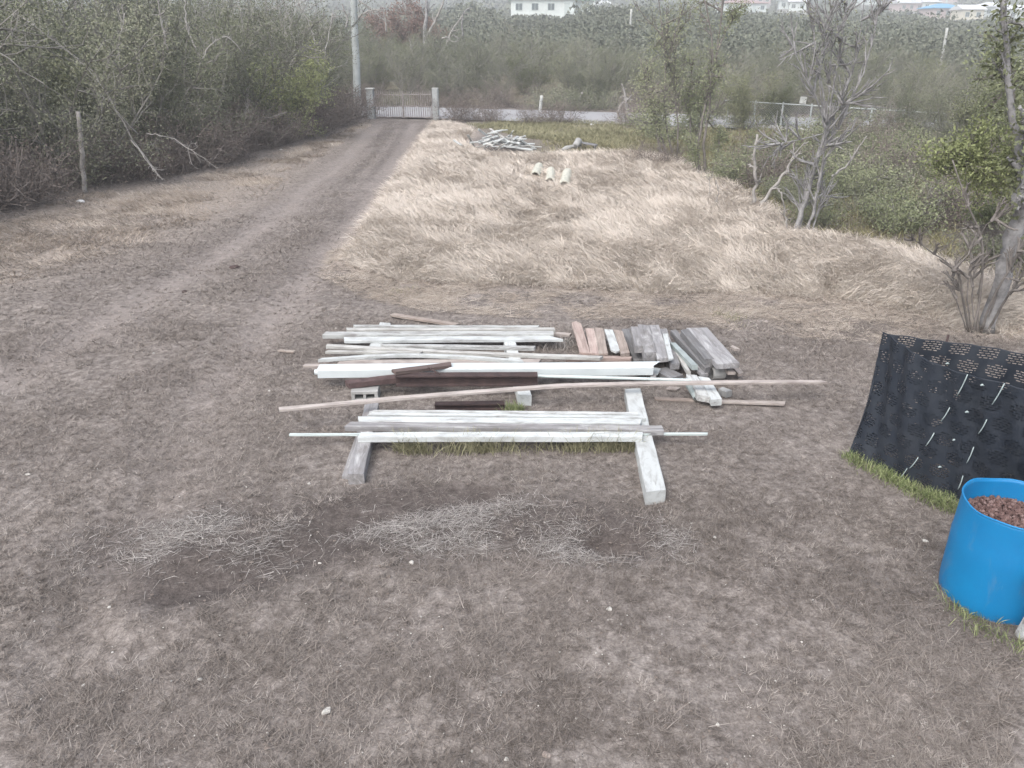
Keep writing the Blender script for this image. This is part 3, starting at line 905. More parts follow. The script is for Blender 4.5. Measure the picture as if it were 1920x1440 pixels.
# ------------------------------------------------------------------ black perforated compost bin (open oval ring of plastic sheet)
def compost_bin():
    root = empty('mesh_bin', (0, 0, 0), 'black perforated plastic compost bin laced with pale string', 'bin')
    top = [(2.74, 5.38), (2.76, 5.15), (2.80, 4.93), (2.95, 4.60), (3.17, 4.33), (3.45, 4.10), (3.75, 4.05), (3.95, 4.25), (3.90, 4.60), (3.55, 4.93), (3.12, 5.20), (2.88, 5.36)]
    bot = [(2.58, 5.22), (2.66, 5.06), (2.82, 4.84), (3.06, 4.52), (3.28, 4.32), (3.52, 4.16), (3.78, 4.14), (3.98, 4.32), (3.95, 4.62), (3.62, 4.93), (3.16, 5.16), (2.78, 5.30)]
    def closed(pl, n):
        P = np.array(pl + pl[:1], float)
        s = np.r_[0, np.cumsum(np.linalg.norm(np.diff(P, axis=0), axis=1))]
        t = np.linspace(0, s[-1], n, endpoint=False)
        R = np.stack([np.interp(t, s, P[:, k]) for k in range(2)], 1)
        for _ in range(3):
            R = (np.roll(R, 1, 0) + 2 * R + np.roll(R, -1, 0)) / 4
        return R, s[-1]
    NU, NV = 440, 110
    T, per = closed(top, NU)
    B, _ = closed(bot, NU)
    Hh = .93
    co = np.zeros((NV + 1, NU, 3))
    uu = np.arange(NU) * .6
    for j in range(NV + 1):
        f = j / NV
        bul = .03 * np.sin(f * math.pi) * np.sin(uu * .12 + 1) + .008 * np.sin(uu * .5 + f * 5)
        p = B * (1 - f) + T * f
        tn = np.roll(p, -1, 0) - np.roll(p, 1, 0)
        tn /= np.linalg.norm(tn, axis=1, keepdims=True)
        nrm = np.stack([-tn[:, 1], tn[:, 0]], 1)
        p = p + nrm * bul[:, None]
        co[j, :, :2] = p
        co[j, :, 2] = -.01 + f * (Hh + .012 * np.sin(uu * .09 + 1))
    # holes: hexagonal fields of small slots
    def is_hole(i, j):
        cw, ch = 20, 14
        row = j // ch
        ii = i + (10 if row % 2 else 0)
        a, b = ii % cw, j % ch
        dx, dy = abs(a - 9.5) / 9.5, abs(b - 6.5) / 6.5
        if dx > .72 or dy > .86 or dx * .62 + dy > 1.02:
            return False
        return (ii + j) % 4 != 0 and (j % 2 == 0)
    thick = .004
    cin = co.copy()
    tn = np.roll(co, -1, 1) - np.roll(co, 1, 1)
    nrm = np.stack([-tn[..., 1], tn[..., 0], np.zeros_like(tn[..., 0])], -1)
    nrm /= np.linalg.norm(nrm, axis=-1, keepdims=True)
    cin = co + nrm * thick
    nv = (NV + 1) * NU
    hole = np.zeros((NV, NU), bool)
    for j in range(2, NV - 1):
        for i in range(NU):
            hole[j, i] = is_hole(i, j)
    quads = []
    def vid(j, i, s): return s * nv + j * NU + (i % NU)
    for j in range(NV):
        for i in range(NU):
            if hole[j, i]:
                continue
            quads.append((vid(j, i, 0), vid(j, i + 1, 0), vid(j + 1, i + 1, 0), vid(j + 1, i, 0)))
            quads.append((vid(j, i, 1), vid(j + 1, i, 1), vid(j + 1, i + 1, 1), vid(j, i + 1, 1)))
    for i in range(NU):
        quads.append((vid(NV, i, 0), vid(NV, i + 1, 0), vid(NV, i + 1, 1), vid(NV, i, 1)))
    c = np.vstack([co.reshape(-1, 3), cin.reshape(-1, 3)])
    me = tri_mesh('mesh_wall', c, quads_to_tris(np.array(quads)), smooth=True)
    link('mesh_wall', me, M['black_plastic'], root)
    # the sheet's free end overlaps the near side on the inside
    ov = np.arange(int(NU * .2), int(NU * .42))
    sh = co[:NV - 6, ov] + nrm[:NV - 6, ov] * .022
    nj, ni = sh.shape[:2]
    quads = []
    for j in range(nj - 1):
        for i in range(ni - 1):
            if hole[j + 2, (ov[i] + 3) % NU] and j > 3:
                continue
            quads.append((j * ni + i, j * ni + i + 1, (j + 1) * ni + i + 1, (j + 1) * ni + i))
    link('overlap_sheet', tri_mesh('overlap_sheet', sh.reshape(-1, 3), quads_to_tris(np.array(quads)), smooth=True), M['black_plastic'], root)
    # pale lacing stitched down two seams of the near side
    def surf(px, py):
        best, bp = 1e9, None
        dr = ray(px, py)
        P = co.reshape(-1, 3)
        q = P - np.array([0, 0, CAMH])
        uvx, uvy = q[:, 0], q[:, 1]
        dep = q @ np.array([0, CT, -ST])
        X = 960 + FPX * q[:, 0] / dep
        Y = 720 - FPX * (q @ np.array([0, ST, CT])) / dep
        d2 = (X - px) ** 2 + (Y - py) ** 2 + (dep - 4.5) * 40
        k = int(np.argmin(d2))
        p = P[k].copy()
        to = np.array([0, 0, CAMH]) - p
        return p + to / np.linalg.norm(to) * .014
    for seam in ([((1814, 699), (1793, 742)), ((1780, 764), (1764, 790)), ((1752, 811), (1735, 837)), ((1722, 858), (1706, 878)), ((1700, 878), (1686, 898))],
                 [((1884, 718), (1860, 758)), ((1850, 786), (1834, 815)), ((1825, 838), (1812, 868)), ((1805, 892), (1796, 918))]):
        segs = []
        for a, b in seam:
            A, Bp = surf(*a), surf(*b)
            c, t = sweep(resample([A, (A + Bp) / 2 + [0, -.008, 0], Bp], 5), [.003, .004, .0035, .004, .003], 5)
            link('string', tri_mesh('string', c, t, smooth=True), M['string'], root)
    for px, py in ((1838, 722), (1810, 774), (1785, 825), (1760, 876), (1786, 942), (1774, 682)):
        A = surf(px, py)
        c, t = sweep([A, A + [.012, 0, .006], A + [.024, 0, 0]], [.005, .008, .004], 5)
        link('tie', tri_mesh('tie', c, t, smooth=True), M['string'], root)
compost_bin()
p = V(1775, 642, 5.32)
c, t = sweep([(p[0] - .05, 5.3, 0), (p[0] - .02, 5.31, .5), (p[0], 5.32, p[2] + .06)], [.012, .011, .008], 6)
tag(link('garden_stake', tri_mesh('garden_stake', c, t, smooth=True), M['rust']), 'thin dark stake poking up behind the black mesh bin', 'stake')

# low bench at the right edge
b0 = empty('wooden_bench', (2.66, 3.1, 0), 'end of a low bench with brown board and pale leg at the right edge', 'bench')
for (x, y, sx, sy, sz, z, nm, mt, ry) in ((.42, .03, .80, .26, .075, .34, 'seat', 'brown_wood', 0), (.075, -.05, .045, .06, .34, .15, 'leg', 'worn_white', .18), (.075, .11, .045, .06, .34, .15, 'leg', 'worn_white', .18),
                                      (.70, -.05, .045, .06, .34, .15, 'leg', 'worn_white', -.12), (.70, .11, .045, .06, .34, .15, 'leg', 'worn_white', -.12)):
    o = bm_obj(nm, box_bm(sx, sy, sz, .006), M[mt], b0)
    o.location = (x, y, z)
    o.rotation_euler = (0, ry, 0)

# ------------------------------------------------------------------ gate, pillars, poles, posts, fence
GL, GR = G(697, 223), G(818, 224)
gdir = (GR - GL); gw = np.linalg.norm(gdir); gdir = gdir / gw
gang = math.atan2(gdir[1], gdir[0])
def pillar(P, w, h, label, cap):
    root = empty('gate_pillar', (P[0], P[1], -.03), label, 'pillar', 'gate pillars', gang)
    o = bm_obj('shaft', box_bm(w, w, h, .02), M['pillar_concrete'], root); o.location = (0, 0, h / 2)
    o = bm_obj('cap', box_bm(w + cap, w + cap, .05, .012), M['pale_concrete'], root); o.location = (0, 0, h + .022)
pillar(GL, .27, 1.14, 'left gate pillar with a flat pale cap, half hidden by brush', .06)
pillar(GR, .23, 1.16, 'right gate pillar, pale grey concrete with rounded top', .0)
def gate_leaf(x0, x1, label, hinge):
    root = empty('gate_leaf', tuple(GL + gdir * x0), label, 'gate', 'leaves of the metal gate', gang)
    W = x1 - x0
    c, t = tubes([[0, 0, .08, W, 0, .08, .022, .022]], 6); link('rail', tri_mesh('rail', c, t), M['gate_metal'], root)
    c, t = tubes([[0, 0, .48, W, 0, .48, .016, .016]], 6); link('rail', tri_mesh('rail', c, t), M['gate_metal'], root)
    c, t = tubes([[0, 0, .93, W, 0, .89 if hinge == 0 else .93, .02, .02]], 6); link('rail', tri_mesh('rail', c, t), M['gate_metal'], root)
    for x in (.015, W - .015):
        c, t = tubes([[x, 0, .04, x, 0, 1.04, .024, .024]], 6); link('stile', tri_mesh('stile', c, t), M['gate_metal'], root)
    N = 13
    for i in range(1, N):
        x = W * i / N
        h = .98 + .06 * abs(i / N - .5) + (i * 7 % 5) * .008
        c, t = tubes([[x, 0, .06, x, 0, h, .014, .014], [x, 0, h, x, 0, h + .05, .014, .003]], 6)
        link('picket', tri_mesh('picket', c, t), M['gate_metal'], root)
gate_leaf(.17, gw / 2 - .005, 'left leaf of the thin-barred metal gate', 0)
gate_leaf(gw / 2 + .005, gw - .15, 'right leaf of the thin-barred metal gate', 1)

def pole(base, top, r0, r1, mat, name, label, cat='pole', sides=10, group=None, wobble=.0):
    base, top = np.array(base, float), np.array(top, float)
    rng = np.random.default_rng(int(abs(base[0] * 100)) + 3)
    n = 8
    P = [base + (top - base) * i / n + (rng.normal(0, wobble, 3) if 0 < i < n else 0) for i in range(n + 1)]
    c, t = sweep(P, np.linspace(r0, r1, n + 1), sides)
    return tag(link(name, tri_mesh(name, c, t, smooth=True), M[mat]), label, cat, group)

PY = 36.4
pb, ptop = V(671, 205, PY), V(663, 0, PY)
pd = (ptop - pb) / (ptop[2] - pb[2])
pole(pb - pd * (pb[2] + .2), pb + pd * 8.5, .17, .12, 'pole_wood', 'utility_pole', 'tall grey utility pole standing just left of the gate', wobble=.01)
# far slim poles on the hillside
for (a, b, top, nm) in ((1178, 78, (1184, 17), 'slim pale pole on the hillside right of the white house'), (1763, 112, (1776, 52), 'slim pale pole leaning above the scrub at upper right')):
    P0 = PT(a, b + 22, 0)
    T0 = V(top[0], top[1], P0[1])
    pole(P0 - [0, 0, .3], T0, .11, .085, 'pale_concrete', 'utility_pole', nm, group='far poles')
# near fence posts along the thicket
FP = 'old fence posts along the thicket'
for (b_, t_, r, mt, nm) in (((160, 362), (146, 209), .05, 'dead_wood', 'bare grey fence post at the left, tallest by the thicket edge'),
                            ((447, 292), (428, 222), .05, 'dead_wood', 'grey fence post leaning at the thicket edge, second along the track'),
                            ((579, 256), (583, 216), .045, 'dead_wood', 'short fence post in the dark brush near the bend of the track'),
                            ((634, 212), (656, 172), .05, 'dead_wood', 'pale stake leaning right beside the utility pole'),
                            ((612, 214), (634, 180), .04, 'dead_wood', 'thin grey stake leaning right, left of the pale stake'),
                            ((690, 219), (690, 196), .05, 'pale_concrete', 'short white post at the foot of the left gate pillar'),
                            ((1012, 212), (1015, 179), .075, 'pale_concrete', 'lone white concrete post beside the road')):
    P0 = G(*b_)
    T0 = V(t_[0], t_[1], P0[1])
    pole(P0 - [0, 0, .1], T0, r, r * .85, mt, 'fence_post', nm, 'post', 8, FP if 'thicket' in nm else None, .012)

# chain-link fence on the right
F0, F1 = G(1352, 238), G(1760, 262)
T0, T1 = V(1352, 188, F0[1]), V(1760, 213, F1[1])
fl = np.linalg.norm(F1 - F0)
root = empty('chain_link_fence', tuple(F0), 'low wire-mesh fence with a pale top rail behind the right-hand trees', 'fence', rz=math.atan2(F1[1] - F0[1], F1[0] - F0[0]))
FH = T0[2]
FH1 = T1[2]
c, t = tubes([[0, 0, FH, fl, 0, FH1, .019, .019]], 8); link('top_rail', tri_mesh('top_rail', c, t), M['galv'], root)
for i in range(8):
    x = fl * (i + .2) / 7.4
    h = FH + (FH1 - FH) * x / fl
    c, t = tubes([[x, 0, -.1, x, 0, h + .06, .032, .032]], 8); link('post', tri_mesh('post', c, t), M['galv'], root)
segs = []
for i in range(int(fl / .09)):
    for s in (1, -1):
        x = i * .09 + (FH if s < 0 else 0)
        x2 = x + s * FH
        if 0 <= min(x, x2) and max(x, x2) <= fl:
            segs.append([x, 0, .03, x2, 0, FH - .03, .0028, .0028])
c, t = tubes(segs, 3); o = link('wire_mesh', tri_mesh('wire_mesh', c, t), M['galv'], root); o['kind'] = 'stuff'
sp = V(1506, 188, (F0[1] + F1[1]) / 2 - .1)
o = bm_obj('notice_board', box_bm(.22, .012, .22, .004), M['pale_concrete']); o.location = tuple(sp); o.rotation_euler = (0, .08, 0)
tag(o, 'small white square notice fixed on the wire-mesh fence', 'sign')
# low rubble kerb under the fence
rng = np.random.default_rng(31)
parts = []
for i in range(150):
    f = i / 150
    p = F0 * (1 - f) + F1 * f + [rng.normal(0, .1), rng.normal(-.25, .12), 0]
    bmx = bmesh.new(); bmesh.ops.create_icosphere(bmx, subdivisions=1, radius=1)
    vv = np.array([v.co[:] for v in bmx.verts]) * rng.uniform(.7, 1.3, (len(bmx.verts), 1)) * rng.uniform(.06, .15, 3) + p + [0, 0, .05]
    ff = np.array([[v.index for v in f_.verts] for f_ in bmx.faces]); bmx.free()
    parts.append((vv, ff))
c, t = join_parts(parts)
tag(link('rubble', tri_mesh('rubble', c, t), M['concrete']), 'line of grey rubble at the foot of the wire-mesh fence', 'rubble', kind='stuff')

# ------------------------------------------------------------------ things lying in the field
def half_pipe(near_px, far_px, r, mat, label):
    A, B = G(*near_px), G(*far_px, .0)
    d = B - A
    L = np.linalg.norm(d)
    prof_o = [(r * math.cos(a) * 1.0, r * math.sin(a) * 1.15) for a in np.linspace(-.25, math.pi + .25, 15)]
    prof_i = [(r * .86 * math.cos(a), r * .86 * math.sin(a) * 1.15) for a in np.linspace(math.pi + .25, -.25, 15)]
    prof = prof_o + prof_i
    n = len(prof)
    rng = np.random.default_rng(int(near_px[0]))
    co, tr = [], []
    K = 9
    for i in range(K + 1):
        s = 1 + .03 * math.cos(i * 1.7) + rng.normal(0, .01)
        for a, b in prof:
            co.append((L * i / K + rng.normal(0, .004), a * s, b * s - .03))
    for i in range(K):
        for j in range(n):
            j2 = (j + 1) % n
            a, b_, c_, d_ = i * n + j, i * n + j2, (i + 1) * n + j2, (i + 1) * n + j
            tr += [(a, b_, c_), (a, c_, d_)]
    for o_ in (0, K * n):
        for j in range(14):
            tr += [(o_ + j, o_ + j + 1, o_ + n - 2 - j), (o_ + j, o_ + n - 2 - j, o_ + n - 1 - j)]
    o = link('half_pipe', tri_mesh('half_pipe', np.array(co), np.array(tr)), M[mat])
    o.location = A
    o.rotation_euler = (0, 0, math.atan2(d[1], d[0]))
    return tag(o, label, 'pipe', 'arched pipe sections in the dry grass')
half_pipe((1003, 331), (1011, 313), .125, 'lichen_pipe', 'pale arched pipe section in the dry grass, left one of three')
half_pipe((1031, 342), (1033, 320), .115, 'lichen_pipe', 'pale arched pipe section in the dry grass, middle one of three')
half_pipe((1058, 349), (1064, 324), .125, 'lichen_pipe', 'mottled greenish arched pipe section in the dry grass, right one of three')

# heap of pale scrap timber
hc = G(932, 282)
rng = np.random.default_rng(12)
for i in range(62):
    a = rng.uniform(0, 2 * math.pi)
    rr = (rng.uniform(0, 1) ** .75)
    x, y = hc[0] + rr * math.cos(a) * 1.0, hc[1] + .25 + rr * math.sin(a) * .55
    zc = .04 + .52 * (1 - rr) ** .8 * rng.uniform(.35, 1.0)
    if abs(x - hc[0] - .2) < .35: zc *= 1.15
    L = rng.uniform(.3, .95)
    w = rng.uniform(.025, .07)
    o = bm_obj('scrap_board', box_bm(L, w, rng.uniform(.02, .04), .003), M[['white_paint', 'white_paint', 'pale_wood', 'white_paint', 'worn_white'][i % 5]])
    o.location = (x, y, zc + .02)
    o.rotation_euler = (rng.normal(0, .4), rng.normal(0, .3), rng.uniform(0, math.pi))
    tag(o, 'broken pale board in the scrap heap out in the dry field', 'board', 'scrap heap in the field')
# rubble to its right
q = G(1077, 284)
c, t = lathe_x([(0, 0.001), (0, .085), (.26, .11), (.26, .10), (.02, .075), (.02, .001)], 16)
o = link('bucket', tri_mesh('bucket', c, t, smooth=True), M['concrete']); o.location = (q[0] + .02, q[1] + .1, .13); o.rotation_euler = (0, -.5, 1.0)
tag(o, 'pale bucket tipped over in weeds right of the scrap heap', 'bucket')
bm = bmesh.new()
box_bm(.5, .32, .02, .003, bm, Matrix.Translation((0, 0, .17)) @ Matrix.Rotation(.12, 4, 'Y'))
box_bm(.02, .32, .13, .003, bm, Matrix.Translation((-.23, 0, .065)))
box_bm(.02, .32, .13, .003, bm, Matrix.Translation((.22, 0, .065)))
o = bm_obj('broken_crate', bm, M['dark_grey_wood']); o.location = (q[0] + .42, q[1] + .35, 0); o.rotation_euler = (0, 0, -.3)
tag(o, 'open-fronted broken crate beside the tipped bucket', 'crate')
c, t = sweep([(0, 0, 0), (.15, .02, .04), (.36, .05, .05)], [.05, .065, .05], 9, jitter=.08, rng=rng)
o = link('concrete_lump', tri_mesh('concrete_lump', c, t), M['concrete']); o.location = (q[0] - .36, q[1] - .12, .05); o.rotation_euler = (0, -.1, .3)
tag(o, 'pale concrete lump in front of the tipped bucket', 'lump')

# ------------------------------------------------------------------ vegetation builders
def unit(v):
    return v / (np.linalg.norm(v) + 1e-9)

def grow(rng, segs, tips, p, d, L, r, level, spec):
    sp = spec[level]
    n = max(2, int(L / sp['seg']))
    q = np.array(p, float)
    d = np.array(d, float)
    for i in range(n):
        f0, f1 = i / n, (i + 1) / n
        d = unit(d + rng.normal(0, sp['wob'], 3) + np.array([0, 0, sp['up']]))
        q2 = q + d * L / n
        segs.append([*q, *q2, max(r * (1 - f0 * .75), sp.get('rmin', .003)), max(r * (1 - f1 * .75), sp.get('rmin', .003))])
        if level + 1 < len(spec) and f1 > sp['from']:
            k = sp['kids'] * (1.0 / n)
            m = int(k) + (rng.random() < k - int(k))
            for _ in range(m):
                a = unit(np.cross(d, rng.normal(0, 1, 3)))
                nd = unit(d * math.cos(sp['ang']) + a * math.sin(sp['ang']))
                grow(rng, segs, tips, q + (q2 - q) * rng.random(), nd, L * sp['ratio'] * rng.uniform(.6, 1.2) * (1.15 - .5 * f1), r * sp['rr'], level + 1, spec)
        if level >= len(spec) - 1 or f1 == 1:
            tips.append(q2.copy())
        q = q2

def leaf_cloud(rng, pts, per, spread, size, aspect=.5):
    P = np.repeat(np.array(pts), per, axis=0)
    N = len(P)
    P = P + rng.normal(0, spread, (N, 3))
    a = rng.normal(0, 1, (N, 3)); a /= np.linalg.norm(a, axis=1, keepdims=True)
    b = np.cross(a, rng.normal(0, 1, (N, 3))); b /= np.linalg.norm(b, axis=1, keepdims=True)
    s = (size * rng.uniform(.6, 1.35, N))[:, None]
    co = np.stack([P - a * s, P + b * s * aspect, P + a * s, P - b * s * aspect], 1).reshape(-1, 3)
    k = np.arange(N)[:, None] * 4
    tr = np.vstack([k + [0, 1, 2], k + [0, 2, 3]])
    keep = co[:, 2].reshape(N, 4).min(1) > .02
    keep2 = np.r_[keep, keep]
    return co, tr[keep2]

def veg(name, seed, stems, spec, per, spread, size, twig, leaf, R=.4, lean=.35, H=3.5, r=.03, sides=3):
    rng = np.random.default_rng(seed)
    segs, tips = [], []
    for i in range(stems):
        a = rng.uniform(0, 2 * math.pi)
        p = [R * rng.random() * math.cos(a), R * rng.random() * math.sin(a), -.08]
        d = unit(np.array([math.cos(a) * lean * rng.uniform(.3, 1.6), math.sin(a) * lean * rng.uniform(.3, 1.6), 1.0]))
        grow(rng, segs, tips, p, d, H * rng.uniform(.7, 1.1), r * rng.uniform(.7, 1.2), 0, spec)
    c, t = tubes(segs, sides)
    mb = tri_mesh(name + '_branches', c, t); mb.materials.append(M[twig])
    c, t = leaf_cloud(rng, tips, per, spread, size)
    ml = tri_mesh(name + '_leaves', c, t); ml.materials.append(M[leaf])
    return mb, ml

def plant(kind, name, loc, label, cat, group=None, rz=0.0, s=1.0, lean=(0, 0), sz=None):
    root = empty(name, (float(loc[0]), float(loc[1]), float(loc[2])), label, cat, group, rz)
    root.rotation_euler = (lean[0], lean[1], rz)
    root.scale = (s, s, sz or s)
    link('branches', kind[0], None, root)
    link('crown', kind[1], None, root)
    return root

SCRUB = [dict(seg=.35, wob=.13, up=.02, kids=13, ang=.75, ratio=.40, rr=.5, rmin=.008, **{'from': .08}),
         dict(seg=.22, wob=.2, up=.04, kids=7, ang=.8, ratio=.45, rr=.55, rmin=.0055, **{'from': .15}),
         dict(seg=.2, wob=.25, up=.03, kids=0, ang=.8, ratio=.4, rr=.5, rmin=.004, **{'from': .2})]
BARE = [dict(seg=.4, wob=.10, up=-.02, kids=12, ang=.6, ratio=.42, rr=.5, rmin=.008, **{'from': .15}),
        dict(seg=.25, wob=.16, up=.02, kids=6, ang=.7, ratio=.5, rr=.55, rmin=.0055, **{'from': .15}),
        dict(seg=.25, wob=.2, up=.02, kids=0, ang=.8, ratio=.4, rr=.5, rmin=.004, **{'from': .2})]
LOW = [dict(seg=.15, wob=.2, up=.0, kids=8, ang=.8, ratio=.5, rr=.6, rmin=.004, **{'from': .05}),
       dict(seg=.12, wob=.25, up=.05, kids=0, ang=.8, ratio=.4, rr=.5, rmin=.003, **{'from': .2})]
K = {}
for i in range(4):
    K['scrub%d' % i] = veg('scrub', 100 + i, 7, SCRUB, 15, .12, .022, 'twig', 'leaf_scrub', .45, .45, 3.3, .032)
for i in range(3):
    K['bare%d' % i] = veg('bare', 200 + i, 8, BARE, 9, .11, .021, 'pale_bark' if i == 1 else 'twig', 'leaf_scrub', .4, .5, 3.9, .03)
for i in range(2):
    K['green%d' % i] = veg('green', 300 + i, 7, SCRUB, 12, .12, .031, 'twig', 'leaf_green', .4, .4, 2.9, .03)
for i in range(3):
    K['dry%d' % i] = veg('dry', 400 + i, 16, LOW, 6, .07, .018, 'brown_twig', 'leaf_dry', .10, 1.05, 1.15, .012)
for i in range(3):
    K['low%d' % i] = veg('low', 500 + i, 16, LOW, 10, .07, .022, 'twig', 'leaf_light' if i == 1 else 'leaf_scrub', .10, 1.1, .9, .010)
K['red'] = veg('red', 600, 7, SCRUB, 9, .14, .05, 'brown_twig', 'leaf_red', .4, .45, 3.0, .03)
K['vivid'] = veg('vivid', 700, 7, SCRUB, 16, .13, .034, 'twig', 'leaf_bright', .35, .35, 2.6, .03)

# ------------------------------------------------------------------ thicket left of the track
EDGE = np.array([G(a, b)[:2] for a, b in [(-150, 440), (0, 400), (170, 343), (330, 332), (480, 284), (600, 246), (688, 212)]])
EDGE = EDGE[np.argsort(EDGE[:, 1])]
rng = np.random.default_rng(55)
def edge_x(y):
    return float(np.interp(y, EDGE[:, 1], EDGE[:, 0]))
y = 11.5
while y < 41:
    ex = edge_x(min(y, 34.0))
    off = 1.1 + rng.uniform(0, .5)
    row = 0
    while off < 10.5:
        yy = y + rng.uniform(-.6, .6)
        x = ex - off
        if x > -.74 * yy - 2.4 and not (yy > 24 and x > -.215 * yy - 1.5):
            if row == 0:
                k = rng.choice(['bare0', 'bare2', 'bare1', 'scrub2', 'scrub1'])
            else:
                k = rng.choice(['scrub0', 'scrub1', 'scrub2', 'scrub3', 'bare0', 'bare1', 'scrub3', 'green1'])
            s = rng.uniform(.85, 1.25) * (1.0 if row == 0 else 1.15)
            far = yy > 26
            plant(K[k], 'scrub_bush', (x, yy, float(TZ(x, yy))),
                  ('grey-green scrub bush standing in the front row of the thicket along the track' if row == 0 else
                   'tangled grey-green scrub bush deep inside the thicket left of the track'),
                  'bush', 'thicket front row' if row == 0 else 'thicket interior', rng.uniform(0, 6.28), s, (rng.normal(0, .08), rng.normal(0, .08)))
        off += 1.55 + rng.uniform(0, .6)
        row += 1
    y += 1.6
# brown dry brush at the foot of the thicket
y = 12.2
while y < 33:
    for _ in range(2):
        x = edge_x(y) - rng.uniform(-.1, .9)
        plant(K['dry%d' % rng.integers(3)], 'dry_brush', (x, y + rng.uniform(-.4, .4), float(TZ(x, y))), 'low brown leafless brush at the foot of the thicket', 'brush',
              'dry brush along the thicket foot', rng.uniform(0, 6.28), rng.uniform(.8, 1.5))
    y += .85
# individually recognisable thicket plants
a = G(535, 262)
plant(K['vivid'], 'leafy_bush', (a[0] - .2, a[1], 0), 'bright green leafy bush in the thicket near the bend of the track', 'bush', None, .4, 1.0)
a = G(270, 335)
plant(K['green0'], 'leafy_bush', (a[0] - 1.2, a[1] + 1.5, 0), 'yellow-green leafy bush in the middle of the thicket', 'bush', None, 2.0, .85)
a = G(5, 330)
plant(K['green1'], 'leafy_bush', (a[0] - 1.0, a[1] + 2.0, 0), 'dark green bush at the left picture edge', 'bush', None, 1.0, 1.2)

def limb(name, pts, Y, r0, r1, mat, label, cat='branch', group=None, Y2=None, n=14, kids=6, seed=1):
    """A bare limb traced along the line it takes, standing at distance Y (to Y2), with side twigs."""
    rng = np.random.default_rng(seed)
    ys = np.linspace(Y, Y if Y2 is None else Y2, len(pts))
    W = resample([V(px, py, yy) for (px, py), yy in zip(pts, ys)], n)
    W[1:-1] += rng.normal(0, .012, (n - 2, 3))
    parts = [sweep(W, np.linspace(r0, r1, n), 7, jitter=.06, rng=rng)]
    segs, tips = [], []
    tw = [dict(seg=.2, wob=.2, up=.03, kids=3, ang=.7, ratio=.5, rr=.6, rmin=.004, **{'from': .2}), dict(seg=.15, wob=.2, up=.02, kids=0, ang=.7, ratio=.5, rr=.6, rmin=.003, **{'from': .2})]
    L = np.linalg.norm(W[-1] - W[0])
    for _ in range(kids):
        i = rng.integers(n // 3, n - 1)
        d = unit(unit(W[i + 1] - W[i]) + rng.normal(0, .6, 3))
        grow(rng, segs, tips, W[i], d, L * rng.uniform(.1, .28), r1 * 1.1, 0, tw)
    if segs:
        parts.append(tubes(segs, 4))
    c, t = join_parts(parts)
    return tag(link(name, tri_mesh(name, c, t, smooth=True), M[mat]), label, cat, group)

DB = 'bare limbs arching out of the thicket'
for i, (pts, Y, Y2, r0, r1, mt, nm) in enumerate((
        ([(300, 333), (248, 262), (215, 200), (190, 150), (110, 80), (15, 15)], 17.2, 16.5, .030, .008, 'pale_bark', 'long pale bare stem leaning up to the upper left corner'),
        ([(258, 250), (220, 215), (175, 130), (120, 90), (40, 30)], 17.6, 17.4, .026, .008, 'pale_bark', 'second long bare stem leaning left, just above the first'),
        ([(225, 160), (222, 90), (234, 25)], 18.5, 18.5, .035, .014, 'dead_wood', 'upright broken grey stem in the upper left thicket'),
        ([(315, 95), (303, 45), (296, -15)], 19, 19, .04, .018, 'pale_bark', 'pale upright stem crossing the top of the thicket'),
        ([(368, 95), (350, 50), (346, -10)], 20, 20, .04, .018, 'pale_bark', 'pale slanting stem right of the upright one at the thicket top'),
        ([(380, 110), (400, 75), (430, 66), (455, 100)], 19, 19.5, .028, .012, 'pale_bark', 'bare limb bent over like a hook in the thicket'),
        ([(470, 245), (466, 205), (462, 165)], 23.5, 23.7, .07, .03, 'dead_wood', 'twisted dead grey trunk in the thicket beside the track'),
        ([(478, 240), (500, 220), (525, 215)], 23.5, 23.4, .045, .02, 'dead_wood', 'dead grey limb reaching right from the twisted trunk'),
        ([(590, 195), (596, 145), (612, 90), (625, 20)], 26, 26.5, .06, .02, 'pale_bark', 'tall bare forked stem rising left of the utility pole'),
        ([(590, 160), (600, 120), (585, 60), (560, 0)], 26, 26.2, .045, .015, 'pale_bark', 'thin bare stem leaning left of the tall forked stem'),
        ([(275, 250), (325, 260), (390, 300)], 16.8, 16.2, .022, .008, 'dead_wood', 'fallen bare branch drooping towards the track'),
        ([(245, 262), (275, 300), (305, 338)], 16.2, 15.9, .02, .012, 'dead_wood', 'thin straight pole leaning at the thicket edge'))):
    limb('bare_branch', pts, Y, r0 * .5, r1 * .6, mt, nm, 'branch', DB, Y2, seed=20 + i, kids=7)

